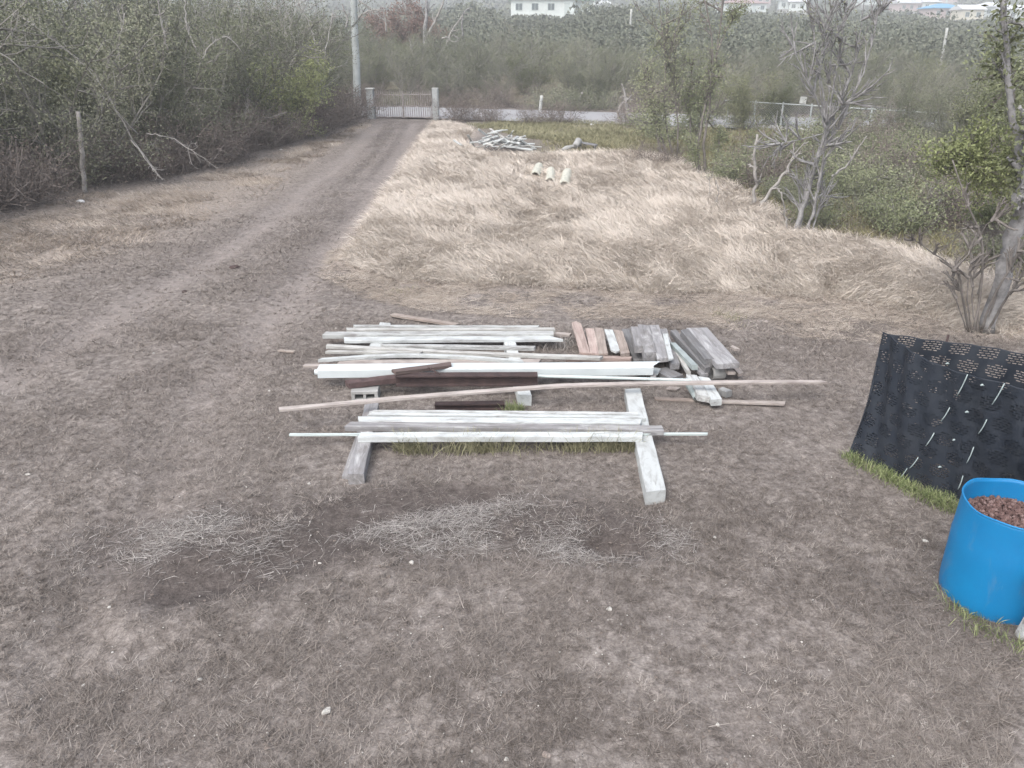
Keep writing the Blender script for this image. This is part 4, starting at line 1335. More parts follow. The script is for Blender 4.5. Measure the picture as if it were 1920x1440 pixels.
# ------------------------------------------------------------------ scrub across the road
rng = np.random.default_rng(77)
for i in range(58):
    p = R0 + RD * (-38 + i * 1.45 + rng.uniform(-.4, .4)) + RN * (6.0 + rng.uniform(-.3, .9))
    if abs(p[0]) < .70 * p[1] + 2:
        plant(K[rng.choice(['dry0', 'dry1', 'dry2', 'low0', 'low2'])], 'roadside_brush', (p[0], p[1], float(TZ(p[0], p[1]))), 'low dull brush along the far kerb of the road', 'brush', 'far kerb brush', rng.uniform(0, 6), rng.uniform(.9, 1.6))
s_ = 40.5
row = 0
while s_ < 55:
    t_ = -42.0
    while t_ < 50:
        p = R0 + RD * (t_ + rng.uniform(-.8, .8)) + RN * (s_ - 33 + rng.uniform(-.6, .6))
        x, yv = p
        if abs(x) < .70 * yv + 3:
            ks = ['dry0', 'dry1', 'scrub0', 'bare0', 'scrub3'] if row == 0 else ['scrub0', 'scrub1', 'scrub2', 'scrub3', 'bare0', 'bare2', 'green1']
            k = rng.choice(ks)
            sc_ = rng.uniform(.75, 1.15) * (1.3 if k.startswith('dry') else 1.0) * (.85 if row == 0 else 1.0)
            sc_ *= float(np.interp(x, [-14, -6, 4, 12], [1.0, .82, .72, .62]))
            plant(K[k], 'roadside_bush' if row < 2 else 'hillside_bush', (x, yv, float(TZ(x, yv))), 'grey-green scrub bush right across the road from the gate' if row < 2 else 'grey-green bush in the hillside scrub beyond the road', 'bush',
                  'roadside scrub' if row < 2 else 'hillside scrub', rng.uniform(0, 6.28), sc_)
        t_ += 2.8 if row else 1.8
    s_ += 2.2
    row += 1
a = PT(757, 120)
plant(K['red'], 'reddish_bush', (V(757, 60, 60)[0], 60, float(TZ(-8, 60)) + .8), 'reddish brown bush on the slope above the gate', 'bush', None, 0, 1.35)
DT = 'bare twisted trees above the gate'
for i, (pts, Y, r0, r1, mt, nm) in enumerate((
        ([(800, 100), (795, 60), (802, 20), (795, -25)], 52, .16, .06, 'grey_bark', 'dark twisted trunk on the slope above the gate'),
        ([(800, 70), (815, 40), (830, 10), (840, -25)], 52, .09, .04, 'dead_wood', 'bare limb leaning right from the dark twisted trunk'),
        ([(838, 85), (845, 60), (860, 40), (872, 22)], 51, .08, .03, 'dead_wood', 'pale crooked branch on the slope right of the twisted trunk'),
        ([(828, 72), (838, 68), (845, 78), (858, 80), (860, 70), (848, 66)], 50, .05, .03, 'dead_wood', 'pale looping dead branch in the scrub above the gate'),
        ([(868, 70), (866, 40), (870, 20), (885, 15)], 51, .06, .03, 'grey_bark', 'dark hooked stem at the top of the slope'),
        ([(660, 40), (690, 20), (720, 18)], 44, .05, .02, 'dead_wood', 'bare pale branch reaching right behind the utility pole'),
        ([(672, 0), (700, 20), (722, 40)], 44, .04, .02, 'dead_wood', 'bare pale branch crossing behind the utility pole'),
        ([(725, 60), (722, 35), (718, 18)], 45, .05, .03, 'dead_wood', 'short pale dead stem right of the utility pole'),
        ([(648, 52), (652, 38), (642, 8)], 43, .06, .03, 'dead_wood', 'broken white stub left of the utility pole'),
        ([(780, 120), (772, 95), (768, 75)], 46, .04, .02, 'dead_wood', 'thin pale stick standing in the scrub above the gate'),
        ([(762, 20), (757, 5), (750, -15)], 55, .05, .03, 'dead_wood', 'pale stem at the very top above the reddish bush'))):
    limb('dead_tree_limb', pts, Y, r0, r1, mt, nm, 'branch', DT, seed=60 + i, kids=4)
# dead stumps by the road
for i, (pts, r0, r1, nm) in enumerate((
        ([(931, 197), (930, 188), (938, 180), (940, 172)], .09, .05, 'crooked pale dead stump across the road'),
        ([(914, 180), (912, 165), (905, 153), (896, 152)], .05, .03, 'thin bent dead branch left of the crooked pale stump'),
        ([(1078, 205), (1082, 194), (1088, 182), (1092, 173)], .06, .04, 'pale dead stick leaning right beside the road'),
        ([(1050, 207), (1058, 196), (1062, 186)], .06, .03, 'dark forked dead stump beside the road'),
        ([(1158, 226), (1160, 205), (1165, 192), (1182, 186)], .06, .03, 'pale bent dead stem at the end of the visible road'),
        ([(1174, 228), (1176, 200), (1172, 178), (1168, 165)], .07, .03, 'taller pale dead stem at the end of the visible road'))):
    gp = G(*pts[0])
    limb('dead_stump', pts, gp[1], r0, r1, 'dead_wood', nm, 'stump', 'dead stumps by the road', seed=90 + i, kids=3, n=9)
# dry brush along the near road edge
rng = np.random.default_rng(41)
for (px, py, k, s, nm) in ((858, 226, 'dry0', 1.05, 'dark brown bush right of the right gate pillar'), (882, 228, 'dry1', .9, 'dark brown brush spilling right of the bush by the gate pillar'),
                           (905, 228, 'dry2', .85, 'low brown brush beside the weedy strip'), (930, 230, 'dry0', .7, 'low dull brush at the start of the weedy strip'),
                           (1000, 232, 'dry1', .8, 'brown brush below the lone white concrete post'), (1030, 232, 'dry2', .85, 'brown brush right of the lone white concrete post'),
                           (1055, 233, 'dry0', 1.0, 'dark brown clump under the forked stump'), (1170, 236, 'dry1', .9, 'brown brush round the pale dead stems'),
                           (1200, 238, 'dry2', .9, 'brown brush at the left foot of the slender tree group'), (672, 222, 'dry0', 1.5, 'tall brown brush heaped against the left gate pillar'),
                           (655, 226, 'dry2', 1.4, 'brown brush under the leaning pale stake'), (640, 232, 'dry1', 1.3, 'brown brush at the inner end of the thicket')):
    a = G(px, py)
    plant(K[k], 'dry_brush', (a[0], a[1], 0), nm, 'brush', None, rng.uniform(0, 6), s)

# ------------------------------------------------------------------ undergrowth on the right
rng = np.random.default_rng(88)
UG = polyline_px([(1380, 330), (1400, 300), (1560, 262), (1760, 262), (1990, 290), (1990, 520), (1800, 470), (1650, 445), (1520, 425), (1420, 370)])
lo, hi = UG.min(0), UG.max(0)
n = 0
while n < 105:
    x, yv = rng.uniform(lo[0], hi[0]), rng.uniform(lo[1], hi[1])
    if not inside(np.array([x]), np.array([yv]), UG)[0] or x > .72 * yv + 1:
        continue
    n += 1
    k = rng.choice(['low0', 'low1', 'low2', 'low1', 'dry1'])
    plant(K[k], 'low_shrub', (x, yv, float(TZ(x, yv))), 'low olive shrub in the undergrowth behind the right-hand dry grass', 'shrub', 'right-hand undergrowth', rng.uniform(0, 6.28), rng.uniform(.6, 1.15))
# taller green shrubs near the right fence
for i, (px, py, k, s, nm) in enumerate(((1240, 262, 'low1', 1.5, 'pale green shrub at the left of the slender trees'), (1395, 245, 'green0', .62, 'green bush in front of the wire-mesh fence'),
                           (1450, 240, 'green1', .55, 'dark green bush beside the white notice'), (1620, 262, 'low0', 1.5, 'grey-green shrub behind the gnarled tree'),
                           (1700, 270, 'scrub1', .55, 'grey bush at the right part of the wire-mesh fence'), (1780, 300, 'scrub3', .6, 'grey-green bush left of the bright green branch'),
                           (1850, 330, 'green0', .7, 'dark green bush behind the leaning grey trunk'), (1905, 300, 'green1', .9, 'dark bush at the right picture edge'),
                           (1215, 310, 'dry1', .6, 'small dark dry clump in the field'), (1255, 310, 'dry2', .6, 'small brown clump left of the slender tree group'))):
    a = G(px, py)
    plant(K[k], 'green_shrub', (a[0], a[1], 0), nm, 'bush', None, i * 1.3, s)
# row of scrub beyond the wire fence, right side
for i in range(26):
    x = 7 + i * .95 + rng.uniform(-.4, .4)
    yv = 29.5 - .18 * (x - 7) + rng.uniform(0, 5)
    plant(K[rng.choice(['scrub1', 'scrub3', 'green1', 'bare0'])], 'fence_bush', (x, yv, 0), 'grey-green bush directly behind the wire-mesh fence', 'bush', 'bushes behind the wire fence', rng.uniform(0, 6), rng.uniform(.34, .55))

# ------------------------------------------------------------------ trees on the right
def tree(name, base, stems, spec, seed, bark, leaf, per, spread, size, label, twigr=.02, kids=9, ratio=.35, leaf_from=.3, reach=None, thin=.85):
    """stems: list of (pixel polyline, Y0, Y1, r0, r1) -- all grown from the same foot."""
    rng = np.random.default_rng(seed)
    root = empty(name, tuple(base), label, 'tree')
    parts, segs, tips = [], [], []
    B = np.array(base)
    for pts, Y0, Y1, r0, r1 in stems:
        r0, r1 = r0 * thin, r1 * thin
        ys = np.linspace(Y0, Y1, len(pts))
        W = resample([V(px, py, yy) for (px, py), yy in zip(pts, ys)], 16) - B
        W[1:-1] += rng.normal(0, r0 * .25, (14, 3))
        parts.append(sweep(W, r0 + (r1 - r0) * np.linspace(0, 1, 16) ** .8, 9, jitter=.10, rng=rng))
        L = reach or np.linalg.norm(W[-1] - W[0])
        for _ in range(kids):
            f = rng.uniform(leaf_from, 1.0)
            i = min(14, int(f * 15))
            d = unit(unit(W[i + 1] - W[i]) * .8 + rng.normal(0, .55, 3) + [0, 0, .15])
            grow(rng, segs, tips, W[i], d, L * ratio * rng.uniform(.5, 1.1), max(twigr, r1), 0, spec)
    parts.append(tubes(segs, 4))
    c, t = join_parts(parts)
    link('trunk', tri_mesh('trunk', c, t, smooth=True), M[bark], root)
    if per:
        c, t = leaf_cloud(rng, tips, per, spread, size, .45)
        c[:, 2] = np.maximum(c[:, 2], .02)
        link('crown', tri_mesh('crown', c, t), M[leaf], root)
    return root
TW = [dict(seg=.2, wob=.12, up=.05, kids=6, ang=.6, ratio=.5, rr=.55, rmin=.005, **{'from': .15}),
      dict(seg=.15, wob=.16, up=.04, kids=3, ang=.7, ratio=.55, rr=.6, rmin=.004, **{'from': .2}),
      dict(seg=.12, wob=.2, up=.03, kids=0, ang=.7, ratio=.5, rr=.6, rmin=.003, **{'from': .2})]
BW = [dict(seg=.2, wob=.08, up=.10, kids=4, ang=.5, ratio=.55, rr=.55, rmin=.005, **{'from': .2}),
      dict(seg=.15, wob=.12, up=.05, kids=0, ang=.6, ratio=.5, rr=.6, rmin=.004, **{'from': .2})]
a = G(1318, 332); Y = a[1]
tree('slender_tree', a, [([(1314, 332), (1306, 300), (1312, 240), (1330, 180), (1345, 100), (1352, 40), (1360, -30)], Y, Y + .2, .045, .016),
                         ([(1322, 332), (1318, 280), (1330, 200), (1338, 120), (1334, 60), (1320, -5)], Y, Y - .2, .04, .014),
                         ([(1334, 330), (1345, 290), (1352, 235)], Y, Y + .1, .022, .01),
                         ([(1310, 330), (1300, 290), (1290, 255)], Y, Y - .1, .02, .01),
                         ([(1345, 95), (1365, 50), (1392, 5)], Y, Y + .3, .02, .010)], TW, 5, 'bark', 'leaf_light', 3, .09, .022,
     'slender multi-stemmed tree with thin pale green leaves, tallest beside the field', kids=9, ratio=.2, leaf_from=.35)
a = G(1262, 292); Y = a[1]
tree('slender_tree', a, [([(1262, 292), (1250, 250), (1245, 190), (1250, 120), (1240, 40), (1232, -20)], Y, Y, .036, .010), ([(1270, 290), (1272, 230), (1262, 160), (1268, 80), (1276, 0)], Y, Y + .3, .03, .009),
                         ([(1250, 291), (1236, 240), (1215, 170), (1200, 110)], Y, Y, .035, .012), ([(1238, 288), (1232, 250), (1228, 200)], Y, Y, .06, .02)], TW, 6, 'bark', 'leaf_light', 4, .14, .025,
     'leafy pale green tree left of the tallest slender tree', kids=12, ratio=.25, leaf_from=.3)
a = G(1285, 292); Y = a[1]
tree('slender_tree', a + [0, .4, 0], [([(1290, 288), (1296, 240), (1290, 180), (1300, 110)], Y + .4, Y + .4, .05, .014), ([(1300, 288), (1310, 240), (1320, 170)], Y + .4, Y + .6, .04, .012)], TW, 16, 'bark', 'leaf_light', 4, .13, .026,
     'grey-green slim tree between the two slender leafy trees', kids=11, ratio=.25, leaf_from=.3)
# gnarled tree
a = G(1497, 440); Y = a[1]
tree('gnarled_tree', a, [([(1490, 440), (1505, 390), (1520, 340), (1530, 300), (1548, 255), (1552, 215), (1546, 190)], Y, Y + .1, .05, .042),
                         ([(1512, 438), (1528, 380), (1540, 320), (1556, 280), (1572, 262)], Y, Y - .1, .034, .02),
                         ([(1548, 240), (1545, 180), (1530, 110), (1520, 20), (1515, -30)], Y, Y + .3, .022, .010),
                         ([(1552, 230), (1562, 170), (1575, 90), (1590, -10)], Y, Y + .1, .022, .010),
                         ([(1546, 225), (1525, 170), (1500, 120), (1478, 70)], Y, Y - .3, .018, .008),
                         ([(1552, 245), (1590, 200), (1615, 150), (1640, 60), (1652, -10)], Y, Y - .1, .02, .009),
                         ([(1556, 222), (1580, 195), (1610, 180)], Y, Y - .3, .02, .008),
                         ([(1545, 250), (1500, 262), (1448, 272)], Y, Y - .2, .012, .008),
                         ([(1530, 300), (1560, 262), (1590, 210)], Y, Y + .2, .016, .008),
                         ([(1548, 235), (1556, 160), (1560, 80), (1556, -10)], Y, Y + .2, .014, .006), ([(1545, 230), (1535, 150), (1545, 60), (1548, -20)], Y, Y - .2, .012, .006),
                         ([(1552, 230), (1595, 150), (1612, 70), (1622, -15)], Y, Y + .3, .014, .006), ([(1500, 430), (1508, 370), (1518, 320)], Y, Y + .15, .03, .02),
                         ([(1522, 436), (1535, 390), (1548, 350)], Y, Y + .2, .02, .012)], BW, 8, 'grey_bark', 'leaf_scrub', 2, .08, .019,
     'gnarled grey tree with shaggy trunk and upright bare shoots', thin=.8, kids=10, ratio=.21, leaf_from=.3, reach=2.6)
limb('dead_sapling', [(1410, 385), (1418, 340), (1412, 300), (1420, 252)], G(1410, 388)[1], .035, .022, 'dead_wood', 'pale crooked dead sapling left of the gnarled tree', 'sapling', kids=5, seed=3)
limb('dead_sapling', [(1425, 388), (1450, 350), (1478, 315), (1490, 285)], G(1425, 390)[1], .035, .02, 'dead_wood', 'pale dead stem leaning right towards the gnarled tree', 'sapling', kids=5, seed=4)
limb('dead_sapling', [(1476, 432), (1472, 395), (1465, 360)], G(1476, 434)[1], .018, .01, 'dead_wood', 'short thin stem at the left foot of the gnarled tree', 'sapling', kids=4, seed=5)
limb('dead_sapling', [(1560, 330), (1590, 310), (1625, 255)], 14.5, .022, .01, 'dead_wood', 'pale arching twig right of the gnarled tree', 'sapling', kids=5, seed=6)
for i, (px, py, s) in enumerate(((1340, 395, .5), (1325, 380, .5))):
    limb('dead_sapling', [(px, py), (px + 8, py - 30), (px + 2, py - 55)], G(px, py)[1], .008, .004, 'dead_wood', ('tiny bare sapling in the dry grass, right of its twin', 'tiny bare sapling in the dry grass, left of its twin')[i], 'sapling', kids=5, seed=8 + i, n=8)
# big leaning tree at the right edge
a = G(1862, 622); Y = a[1]
tree('leaning_tree', a, [([(1850, 620), (1868, 560), (1888, 500), (1905, 430), (1925, 340), (1960, 220)], Y, Y - .1, .10, .085),
                         ([(1935, 380), (1915, 300), (1895, 200), (1885, 90), (1880, -20)], Y, Y + .2, .05, .025)], TW, 9, 'grey_bark', 'leaf_green', 2, .07, .028,
     'big grey trunk leaning right at the right picture edge', kids=10, ratio=.16, leaf_from=.45)
a = G(1822, 624); Y = a[1]
tree('shrubby_tree', a, [([(1825, 622), (1838, 560), (1845, 480), (1842, 435), (1815, 395), (1798, 335), (1786, 300)], Y, Y - .1, .024, .011),
                         ([(1818, 622), (1806, 560), (1800, 510), (1770, 488), (1730, 462), (1700, 440)], Y, Y - .3, .02, .008),
                         ([(1812, 618), (1792, 560), (1785, 500)], Y, Y - .2, .013, .007), ([(1828, 620), (1822, 560), (1828, 480)], Y, Y, .014, .008),
                         ([(1840, 620), (1860, 560), (1895, 500), (1930, 430)], Y, Y - .3, .022, .014), ([(1850, 622), (1890, 555), (1935, 490)], Y, Y - .5, .022, .014),
                         ([(1815, 622), (1800, 540), (1790, 490)], Y, Y + .2, .012, .007), ([(1832, 622), (1836, 540), (1850, 470)], Y, Y + .15, .014, .008), ([(1822, 622), (1812, 555), (1822, 470), (1812, 430)], Y, Y - .25, .014, .007), ([(1845, 622), (1872, 540), (1920, 455)], Y, Y - .1, .018, .012), ([(1838, 440), (1850, 420), (1880, 402)], Y, Y - .1, .01, .006)], BW, 10, 'bark', 'leaf_scrub', 0, .06, .03,
     'many-stemmed bare shrub at the foot of the leaning trunk', thin=.62, kids=5, ratio=.14, leaf_from=.5, reach=1.6)
# leafy boughs of the right edge
rng = np.random.default_rng(9)
def bough(pts, Y, nleaf, sx, sz, size, leaf, label):
    root = empty('leafy_bough', tuple(V(*pts[0], Y)), label, 'bough')
    B = np.array(root.location)
    W = resample([V(px, py, Y) for px, py in pts], 10) - B
    segs, tips = [], []
    for _ in range(20):
        i = rng.integers(2, 9)
        grow(rng, segs, tips, W[i], unit(rng.normal(0, 1, 3) * [1, .9, .8] + [-.1, 0, .2]), sx * rng.uniform(.5, 1.1), .006, 0, TW)
    c, t = join_parts([sweep(W, np.linspace(.018, .007, 10), 6), tubes(segs, 3)])
    link('twigs', tri_mesh('twigs', c, t), M['bark'], root)
    c, t = leaf_cloud(rng, tips, nleaf, .06, size, .45)
    c_ = c.copy()
    link('leaves', tri_mesh('leaves', c_, t), M[leaf], root)
bough([(1925, 372), (1870, 335), (1815, 300), (1765, 285)], 8.35, 7, .40, .2, .019, 'leaf_bright', 'bright yellow-green leafy bough reaching in beside the leaning trunk')
bough([(1925, 400), (1890, 380), (1855, 345), (1840, 280)], 8.6, 5, .46, .2, .019, 'leaf_bright', 'darker green leafy bough behind the bright one')
bough([(1930, 300), (1905, 230), (1900, 150), (1890, 80)], 8.9, 4, .42, .2, .019, 'leaf_light', 'pale green leafy bough hanging at the upper right edge')
bough([(1930, 420), (1890, 440), (1850, 430), (1800, 420)], 8.9, 7, .40, .2, .019, 'leaf_light', 'green leafy bough low across the undergrowth at right')

# ------------------------------------------------------------------ far hillside: scrub mass, houses, car
rng = np.random.default_rng(123)
CLEAR = []                                # lines of sight kept open in front of houses
def far_crowns(n, y0, y1, tri_per, rad, tsize, seed):
    r = np.random.default_rng(seed)
    cs, k = [], 0
    while len(cs) < n:
        yv = math.sqrt(r.uniform(y0 ** 2, y1 ** 2))
        x = r.uniform(-.74, .74) * yv
        s = yv + .33 * np.clip(x, -40, 25)
        if s < y0 - 3:
            continue
        f = r.uniform(.7, 1.3)
        for (cx, cw, cy0, cy1) in CLEAR:
            if abs(x / yv - cx) < cw and cy0 < yv < cy1:
                f = min(f, 0.0 if yv > cy1 - 14 else .42)
        if f > 0:
            cs.append((x, yv, float(base_z(x, yv)), f))
    cs = np.array(cs)
    N = len(cs)
    P = r.normal(0, 1, (N, tri_per, 3))
    P /= np.linalg.norm(P, axis=2, keepdims=True)
    lump = 1 + .35 * np.sin(P[..., 0] * 4 + cs[:, None, 0]) * np.cos(P[..., 1] * 5 + cs[:, None, 1])
    P *= (r.uniform(.55, 1.05, (N, tri_per, 1)) * lump[..., None])
    P[..., 2] = P[..., 2] * .75 + .55
    P = np.abs(P * [0, 0, 1]) + P * [1, 1, 0]
    P = P * (rad * cs[:, None, 3:4]) + cs[:, None, :3]
    P = P.reshape(-1, 3)
    m = len(P)
    tz = tsize * r.uniform(.6, 1.5, (m, 1))
    a = r.normal(0, 1, (m, 3)); a /= np.linalg.norm(a, axis=1, keepdims=True)
    b = np.cross(a, r.normal(0, 1, (m, 3))); b /= np.linalg.norm(b, axis=1, keepdims=True)
    co = np.stack([P + a * tz, P - a * tz * .6 + b * tz * .7, P - a * tz * .6 - b * tz * .7], 1).reshape(-1, 3)
    return co, np.arange(m * 3).reshape(-1, 3)

def box_house(px, py, w, d, h, wall, roof, label, hip=True, name='house', rot=0.0, win=True, roof_h=.9, Y=None, zo=0.0):
    P = PT(px, py)
    if Y is not None:
        P = V(px, py, Y)
    root = empty(name, (P[0], P[1] + d / 2, P[2] - .3 + zo), label, 'house', 'houses on the hillside', rot)
    o = bm_obj('wall', box_bm(w, d, h + 1.0, .02), M[wall], root); o.location = (0, 0, (h + 1.0) / 2 - 1.0)
    bm = bmesh.new()
    e = .5
    b4 = [bm.verts.new((sx * (w / 2 + e), sy * (d / 2 + e), h)) for sx, sy in ((-1, -1), (1, -1), (1, 1), (-1, 1))]
    t4 = [bm.verts.new((sx * (w / 2 + e), sy * (d / 2 + e), h + .15)) for sx, sy in ((-1, -1), (1, -1), (1, 1), (-1, 1))]
    ri = (w / 2 - d / 2) if hip else w / 2 + e
    r2 = [bm.verts.new((-ri, 0, h + roof_h)), bm.verts.new((ri, 0, h + roof_h))]
    bm.faces.new(b4[::-1])
    for k in range(4):
        bm.faces.new((b4[k], b4[(k + 1) % 4], t4[(k + 1) % 4], t4[k]))
    bm.faces.new((t4[0], t4[1], r2[1], r2[0])); bm.faces.new((t4[2], t4[3], r2[0], r2[1]))
    bm.faces.new((t4[1], t4[2], r2[1])); bm.faces.new((t4[3], t4[0], r2[0]))
    bm_obj('roof', bm, M[roof], root)
    if win:
        nw = max(2, int(w / 2.6))
        for k in range(nw):
            x = -w / 2 + w * (k + .5) / nw
            if nw > 3 and k == nw // 2 + 1:
                f = bm_obj('door', box_bm(.95, .08, 2.0, .01), M['frame'], root); f.location = (x, -d / 2 - .03, h * .5 - .2)
                continue
            f = bm_obj('window', box_bm(1.25, .10, 1.2, .01), M['frame'], root); f.location = (x, -d / 2 - .02, h * .55)
            for sx in (-1, 1):
                g = bm_obj('pane', box_bm(.5, .03, 1.0, .0), M['window_dark'], f); g.location = (sx * .29, -.05, 0)
    return root, P

# main house
r, P = box_house(1018, 26, 11.2, 8.0, 2.6, 'wall_white', 'roof_green', 'white house with a pale green roof on the slope at top centre', Y=150, roof_h=1.8)
CLEAR.append((P[0] / P[1] - .006, .056, 80, 162))
# its porch wing
o = bm_obj('porch_wing', box_bm(3.4, 5.0, 2.9, .02), M['wall_white'], r); o.location = (7.2, .6, 1.0)
o = bm_obj('porch_roof', box_bm(4.2, 6.0, .16, .02), M['roof_green'], r); o.location = (7.3, .4, 2.55)
c, t = tubes([[9.1, -2.4, -1.8, 9.1, -2.4, 2.5, .13, .13]], 8); link('porch_column', tri_mesh('porch_column', c, t), M['wall_white'], r)
V1 = [(1395, 22, 13, 'wall_white', 'roof_red', 'white house with a dull red roof at the top, right of the slender trees', 262),
      (1478, 16, 5, 'wall_white', 'roof_pale', 'tiny white hut at the top, left of the dark bush', 268),
      (1497, 19, 5, 'wall_white', 'roof_pale', 'small bright white shed above the gnarled tree', 265),
      (1632, 8, 10, 'wall_white', 'roof_pale', 'pale roofed house near the top edge, right of centre', 330),
      (1705, 20, 9, 'wall_pink', 'roof_pale', 'long pale low building between the tree shoots at top right', 300),
      (1745, 18, 6, 'wall_white', 'roof_pale', 'pale hut left of the blue-roofed house', 300),
      (1772, 33, 9, 'wall_pink', 'roof_blue', 'house with a bright blue roof at the upper right', 236),
      (1820, 36, 6.5, 'wall_cream', 'roof_pale', 'cream coloured house right of the blue roof', 230),
      (1862, 30, 8, 'wall_white', 'roof_pale', 'white house right of the cream house', 240),
      (1905, 36, 7, 'wall_white', 'roof_pale', 'white house at the upper right corner edge', 232),
      (1765, 4, 14, 'wall_pink', 'roof_red', 'pinkish house highest up near the top right', 360),
      (1425, 6, 8, 'wall_pink', 'roof_red', 'pink house just under the top edge above the slender trees', 330)]
for px, py, w, wa, ro, nm, Yh in V1:
    r, P = box_house(px, py, w, w * .7, 2.6, wa, ro, nm, rot=rng.uniform(-.3, .3), Y=Yh, roof_h=1.3, hip=bool(rng.random() < .5))
    CLEAR.append((P[0] / P[1], .5 * w / Yh + .008, Yh - 110, Yh + 10))
    tz = float(base_z(P[0], P[1] + w * .35))
    if P[2] > tz:                          # stand it on a plinth reaching the slope
        o = bm_obj('plinth', box_bm(w + .4, w * .7 + .4, P[2] - tz + 1.0, .02), M['concrete'], r); o.location = (0, 0, -(P[2] - tz + 1.0) / 2 + .15)

# small white car on the hillside lane
cp = V(1134, 9, 300)
car = empty('parked_car', tuple(cp), 'tiny white car on the hillside lane right of the white house', 'car')
bm = bmesh.new()
prof = [(-2.1, .35), (-2.1, .85), (-1.7, 1.0), (-1.1, 1.5), (.6, 1.5), (1.15, 1.0), (2.0, .9), (2.1, .6), (2.1, .35)]
L_ = [bm.verts.new((a, -.85, b)) for a, b in prof]
R_ = [bm.verts.new((a, .85, b)) for a, b in prof]
bm.faces.new(L_[::-1]); bm.faces.new(R_)
for k in range(len(prof)):
    k2 = (k + 1) % len(prof)
    bm.faces.new((L_[k], L_[k2], R_[k2], R_[k]))
bmesh.ops.recalc_face_normals(bm, faces=bm.faces)
bm_obj('body', bm, M['car_white'], car)
bm = bmesh.new(); box_bm(1.5, .02, .38, .0, bm); o = bm_obj('side_window', bm, M['window_dark'], car); o.location = (-.25, -.862, 1.2)
for sx in (-1.3, 1.35):
    for sy in (-.8, .8):
        c, t = lathe_x([(-.1, .01), (-.1, .32), (.1, .32), (.1, .01)], 14)
        o = link('wheel', tri_mesh('wheel', c, t), M['tyre'], car); o.location = (sx, sy, .32); o.rotation_euler = (0, 0, math.pi / 2)
# bare earth lane under it
lp = [(1096, 2), (1130, 12), (1165, 14), (1200, 18), (1260, 22)]
co, tr = [], []
for i, (px, py) in enumerate(lp):
    q = V(px, py + 3, 300 - i * 6)
    q2 = V(px, py + 3, 310 - i * 6)
    co += [(q[0], q[1], q[2]), (q2[0], q2[1], q2[2] + .8), (q[0], q[1], q[2] - 3)]
for i in range(len(lp) - 1):
    a = i * 3
    tr += [(a, a + 3, a + 4), (a, a + 4, a + 1), (a + 2, a + 5, a + 3), (a + 2, a + 3, a)]
tag(link('hillside_lane', tri_mesh('hillside_lane', np.array(co), np.array(tr)), M['pale_concrete']), 'pale earth lane on the far slope', 'lane', kind='structure')
CLEAR.append((V(1150, 10, 300)[0] / 300, .045, 262, 302))

parts = [far_crowns(1300, 54, 118, 330, 1.6, .13, 1), far_crowns(1700, 110, 240, 150, 2.2, .25, 2), far_crowns(2600, 230, 520, 50, 3.4, .9, 3)]
c, t = join_parts(parts)
tag(link('scrub_woodland', tri_mesh('scrub_woodland', c, t), M['leaf_far']), 'grey-green scrub covering the far hillside', 'scrub', kind='stuff')

# ------------------------------------------------------------------ grasses
def blades(P, az, L, a0, a1, w, k=2, rng=RNG):
    N = len(P)
    h = np.stack([np.cos(az), np.sin(az), np.zeros(N)], 1)
    th = az + rng.normal(0, .9, N)
    s = np.stack([-np.sin(th), np.cos(th), rng.normal(0, .25, N)], 1) * w[:, None]
    pts = [P]
    for i in range(k):
        a = a0 + (a1 - a0) * (i + .5) / k
        pts.append(pts[-1] + (h * np.sin(a)[:, None] + np.array([0, 0, 1.]) * np.cos(a)[:, None]) * (L / k)[:, None])
    cols = []
    for i in range(k):
        f = 1 - .35 * i / k
        cols += [pts[i] - s * f, pts[i] + s * f]
    cols.append(pts[k])
    co = np.stack(cols, 1)
    m = 2 * k + 1
    b = (np.arange(N) * m)[:, None]
    tr = []
    for i in range(k - 1):
        tr += [b + [2 * i, 2 * i + 1, 2 * i + 3], b + [2 * i, 2 * i + 3, 2 * i + 2]]
    tr.append(b + [2 * k - 2, 2 * k - 1, 2 * k])
    return co.reshape(-1, 3), np.vstack(tr), m

def scatter_in(poly, n, rng=RNG):
    lo, hi = poly.min(0), poly.max(0)
    out = []
    tot = 0
    while tot < n:
        x, y_ = rng.uniform(lo[0], hi[0], n * 2), rng.uniform(lo[1], hi[1], n * 2)
        k = inside(x, y_, poly)
        out.append(np.stack([x[k], y_[k]], 1)); tot += k.sum()
    return np.vstack(out)[:n]

def grass_obj(name, co, tr, tint, mat, label, cat='grass'):
    return tag(link(name, tri_mesh(name, co, tr, tint), M[mat]), label, cat, kind='stuff')

# tall lodged dry grass
N = 350000
XY = scatter_in(TALL, int(N * 1.9))
# keep more of the blades near the camera, clumped
cl = fbm(XY[:, 0], XY[:, 1], .5, 71)
sf = soft(XY[:, 0] + (fbm(XY[:, 0], XY[:, 1], .9, 72) - .5) * 1.2, XY[:, 1] + (fbm(XY[:, 0], XY[:, 1], .9, 73) - .5) * 1.2, TALL, .55)
pk = np.clip((cl - .1) * 2.4, .5, 1) * np.clip(11 / XY[:, 1], .38, 1) * np.clip(sf, 0, 1)
near_pipe = np.minimum.reduce([dist_poly(XY[:, 0], XY[:, 1], polyline_px(q_)) for q_ in ([(1003, 335), (1011, 313)], [(1031, 346), (1033, 320)], [(1058, 353), (1064, 324)])])
pk = pk * np.clip((near_pipe - .10) / .12, .3, 1)
XY = XY[RNG.random(len(XY)) < pk][:N]
n = len(XY)
near_pipe = np.minimum.reduce([dist_poly(XY[:, 0], XY[:, 1], polyline_px(q_)) for q_ in ([(1003, 345), (1011, 313)], [(1031, 357), (1033, 320)], [(1058, 365), (1064, 324)])])
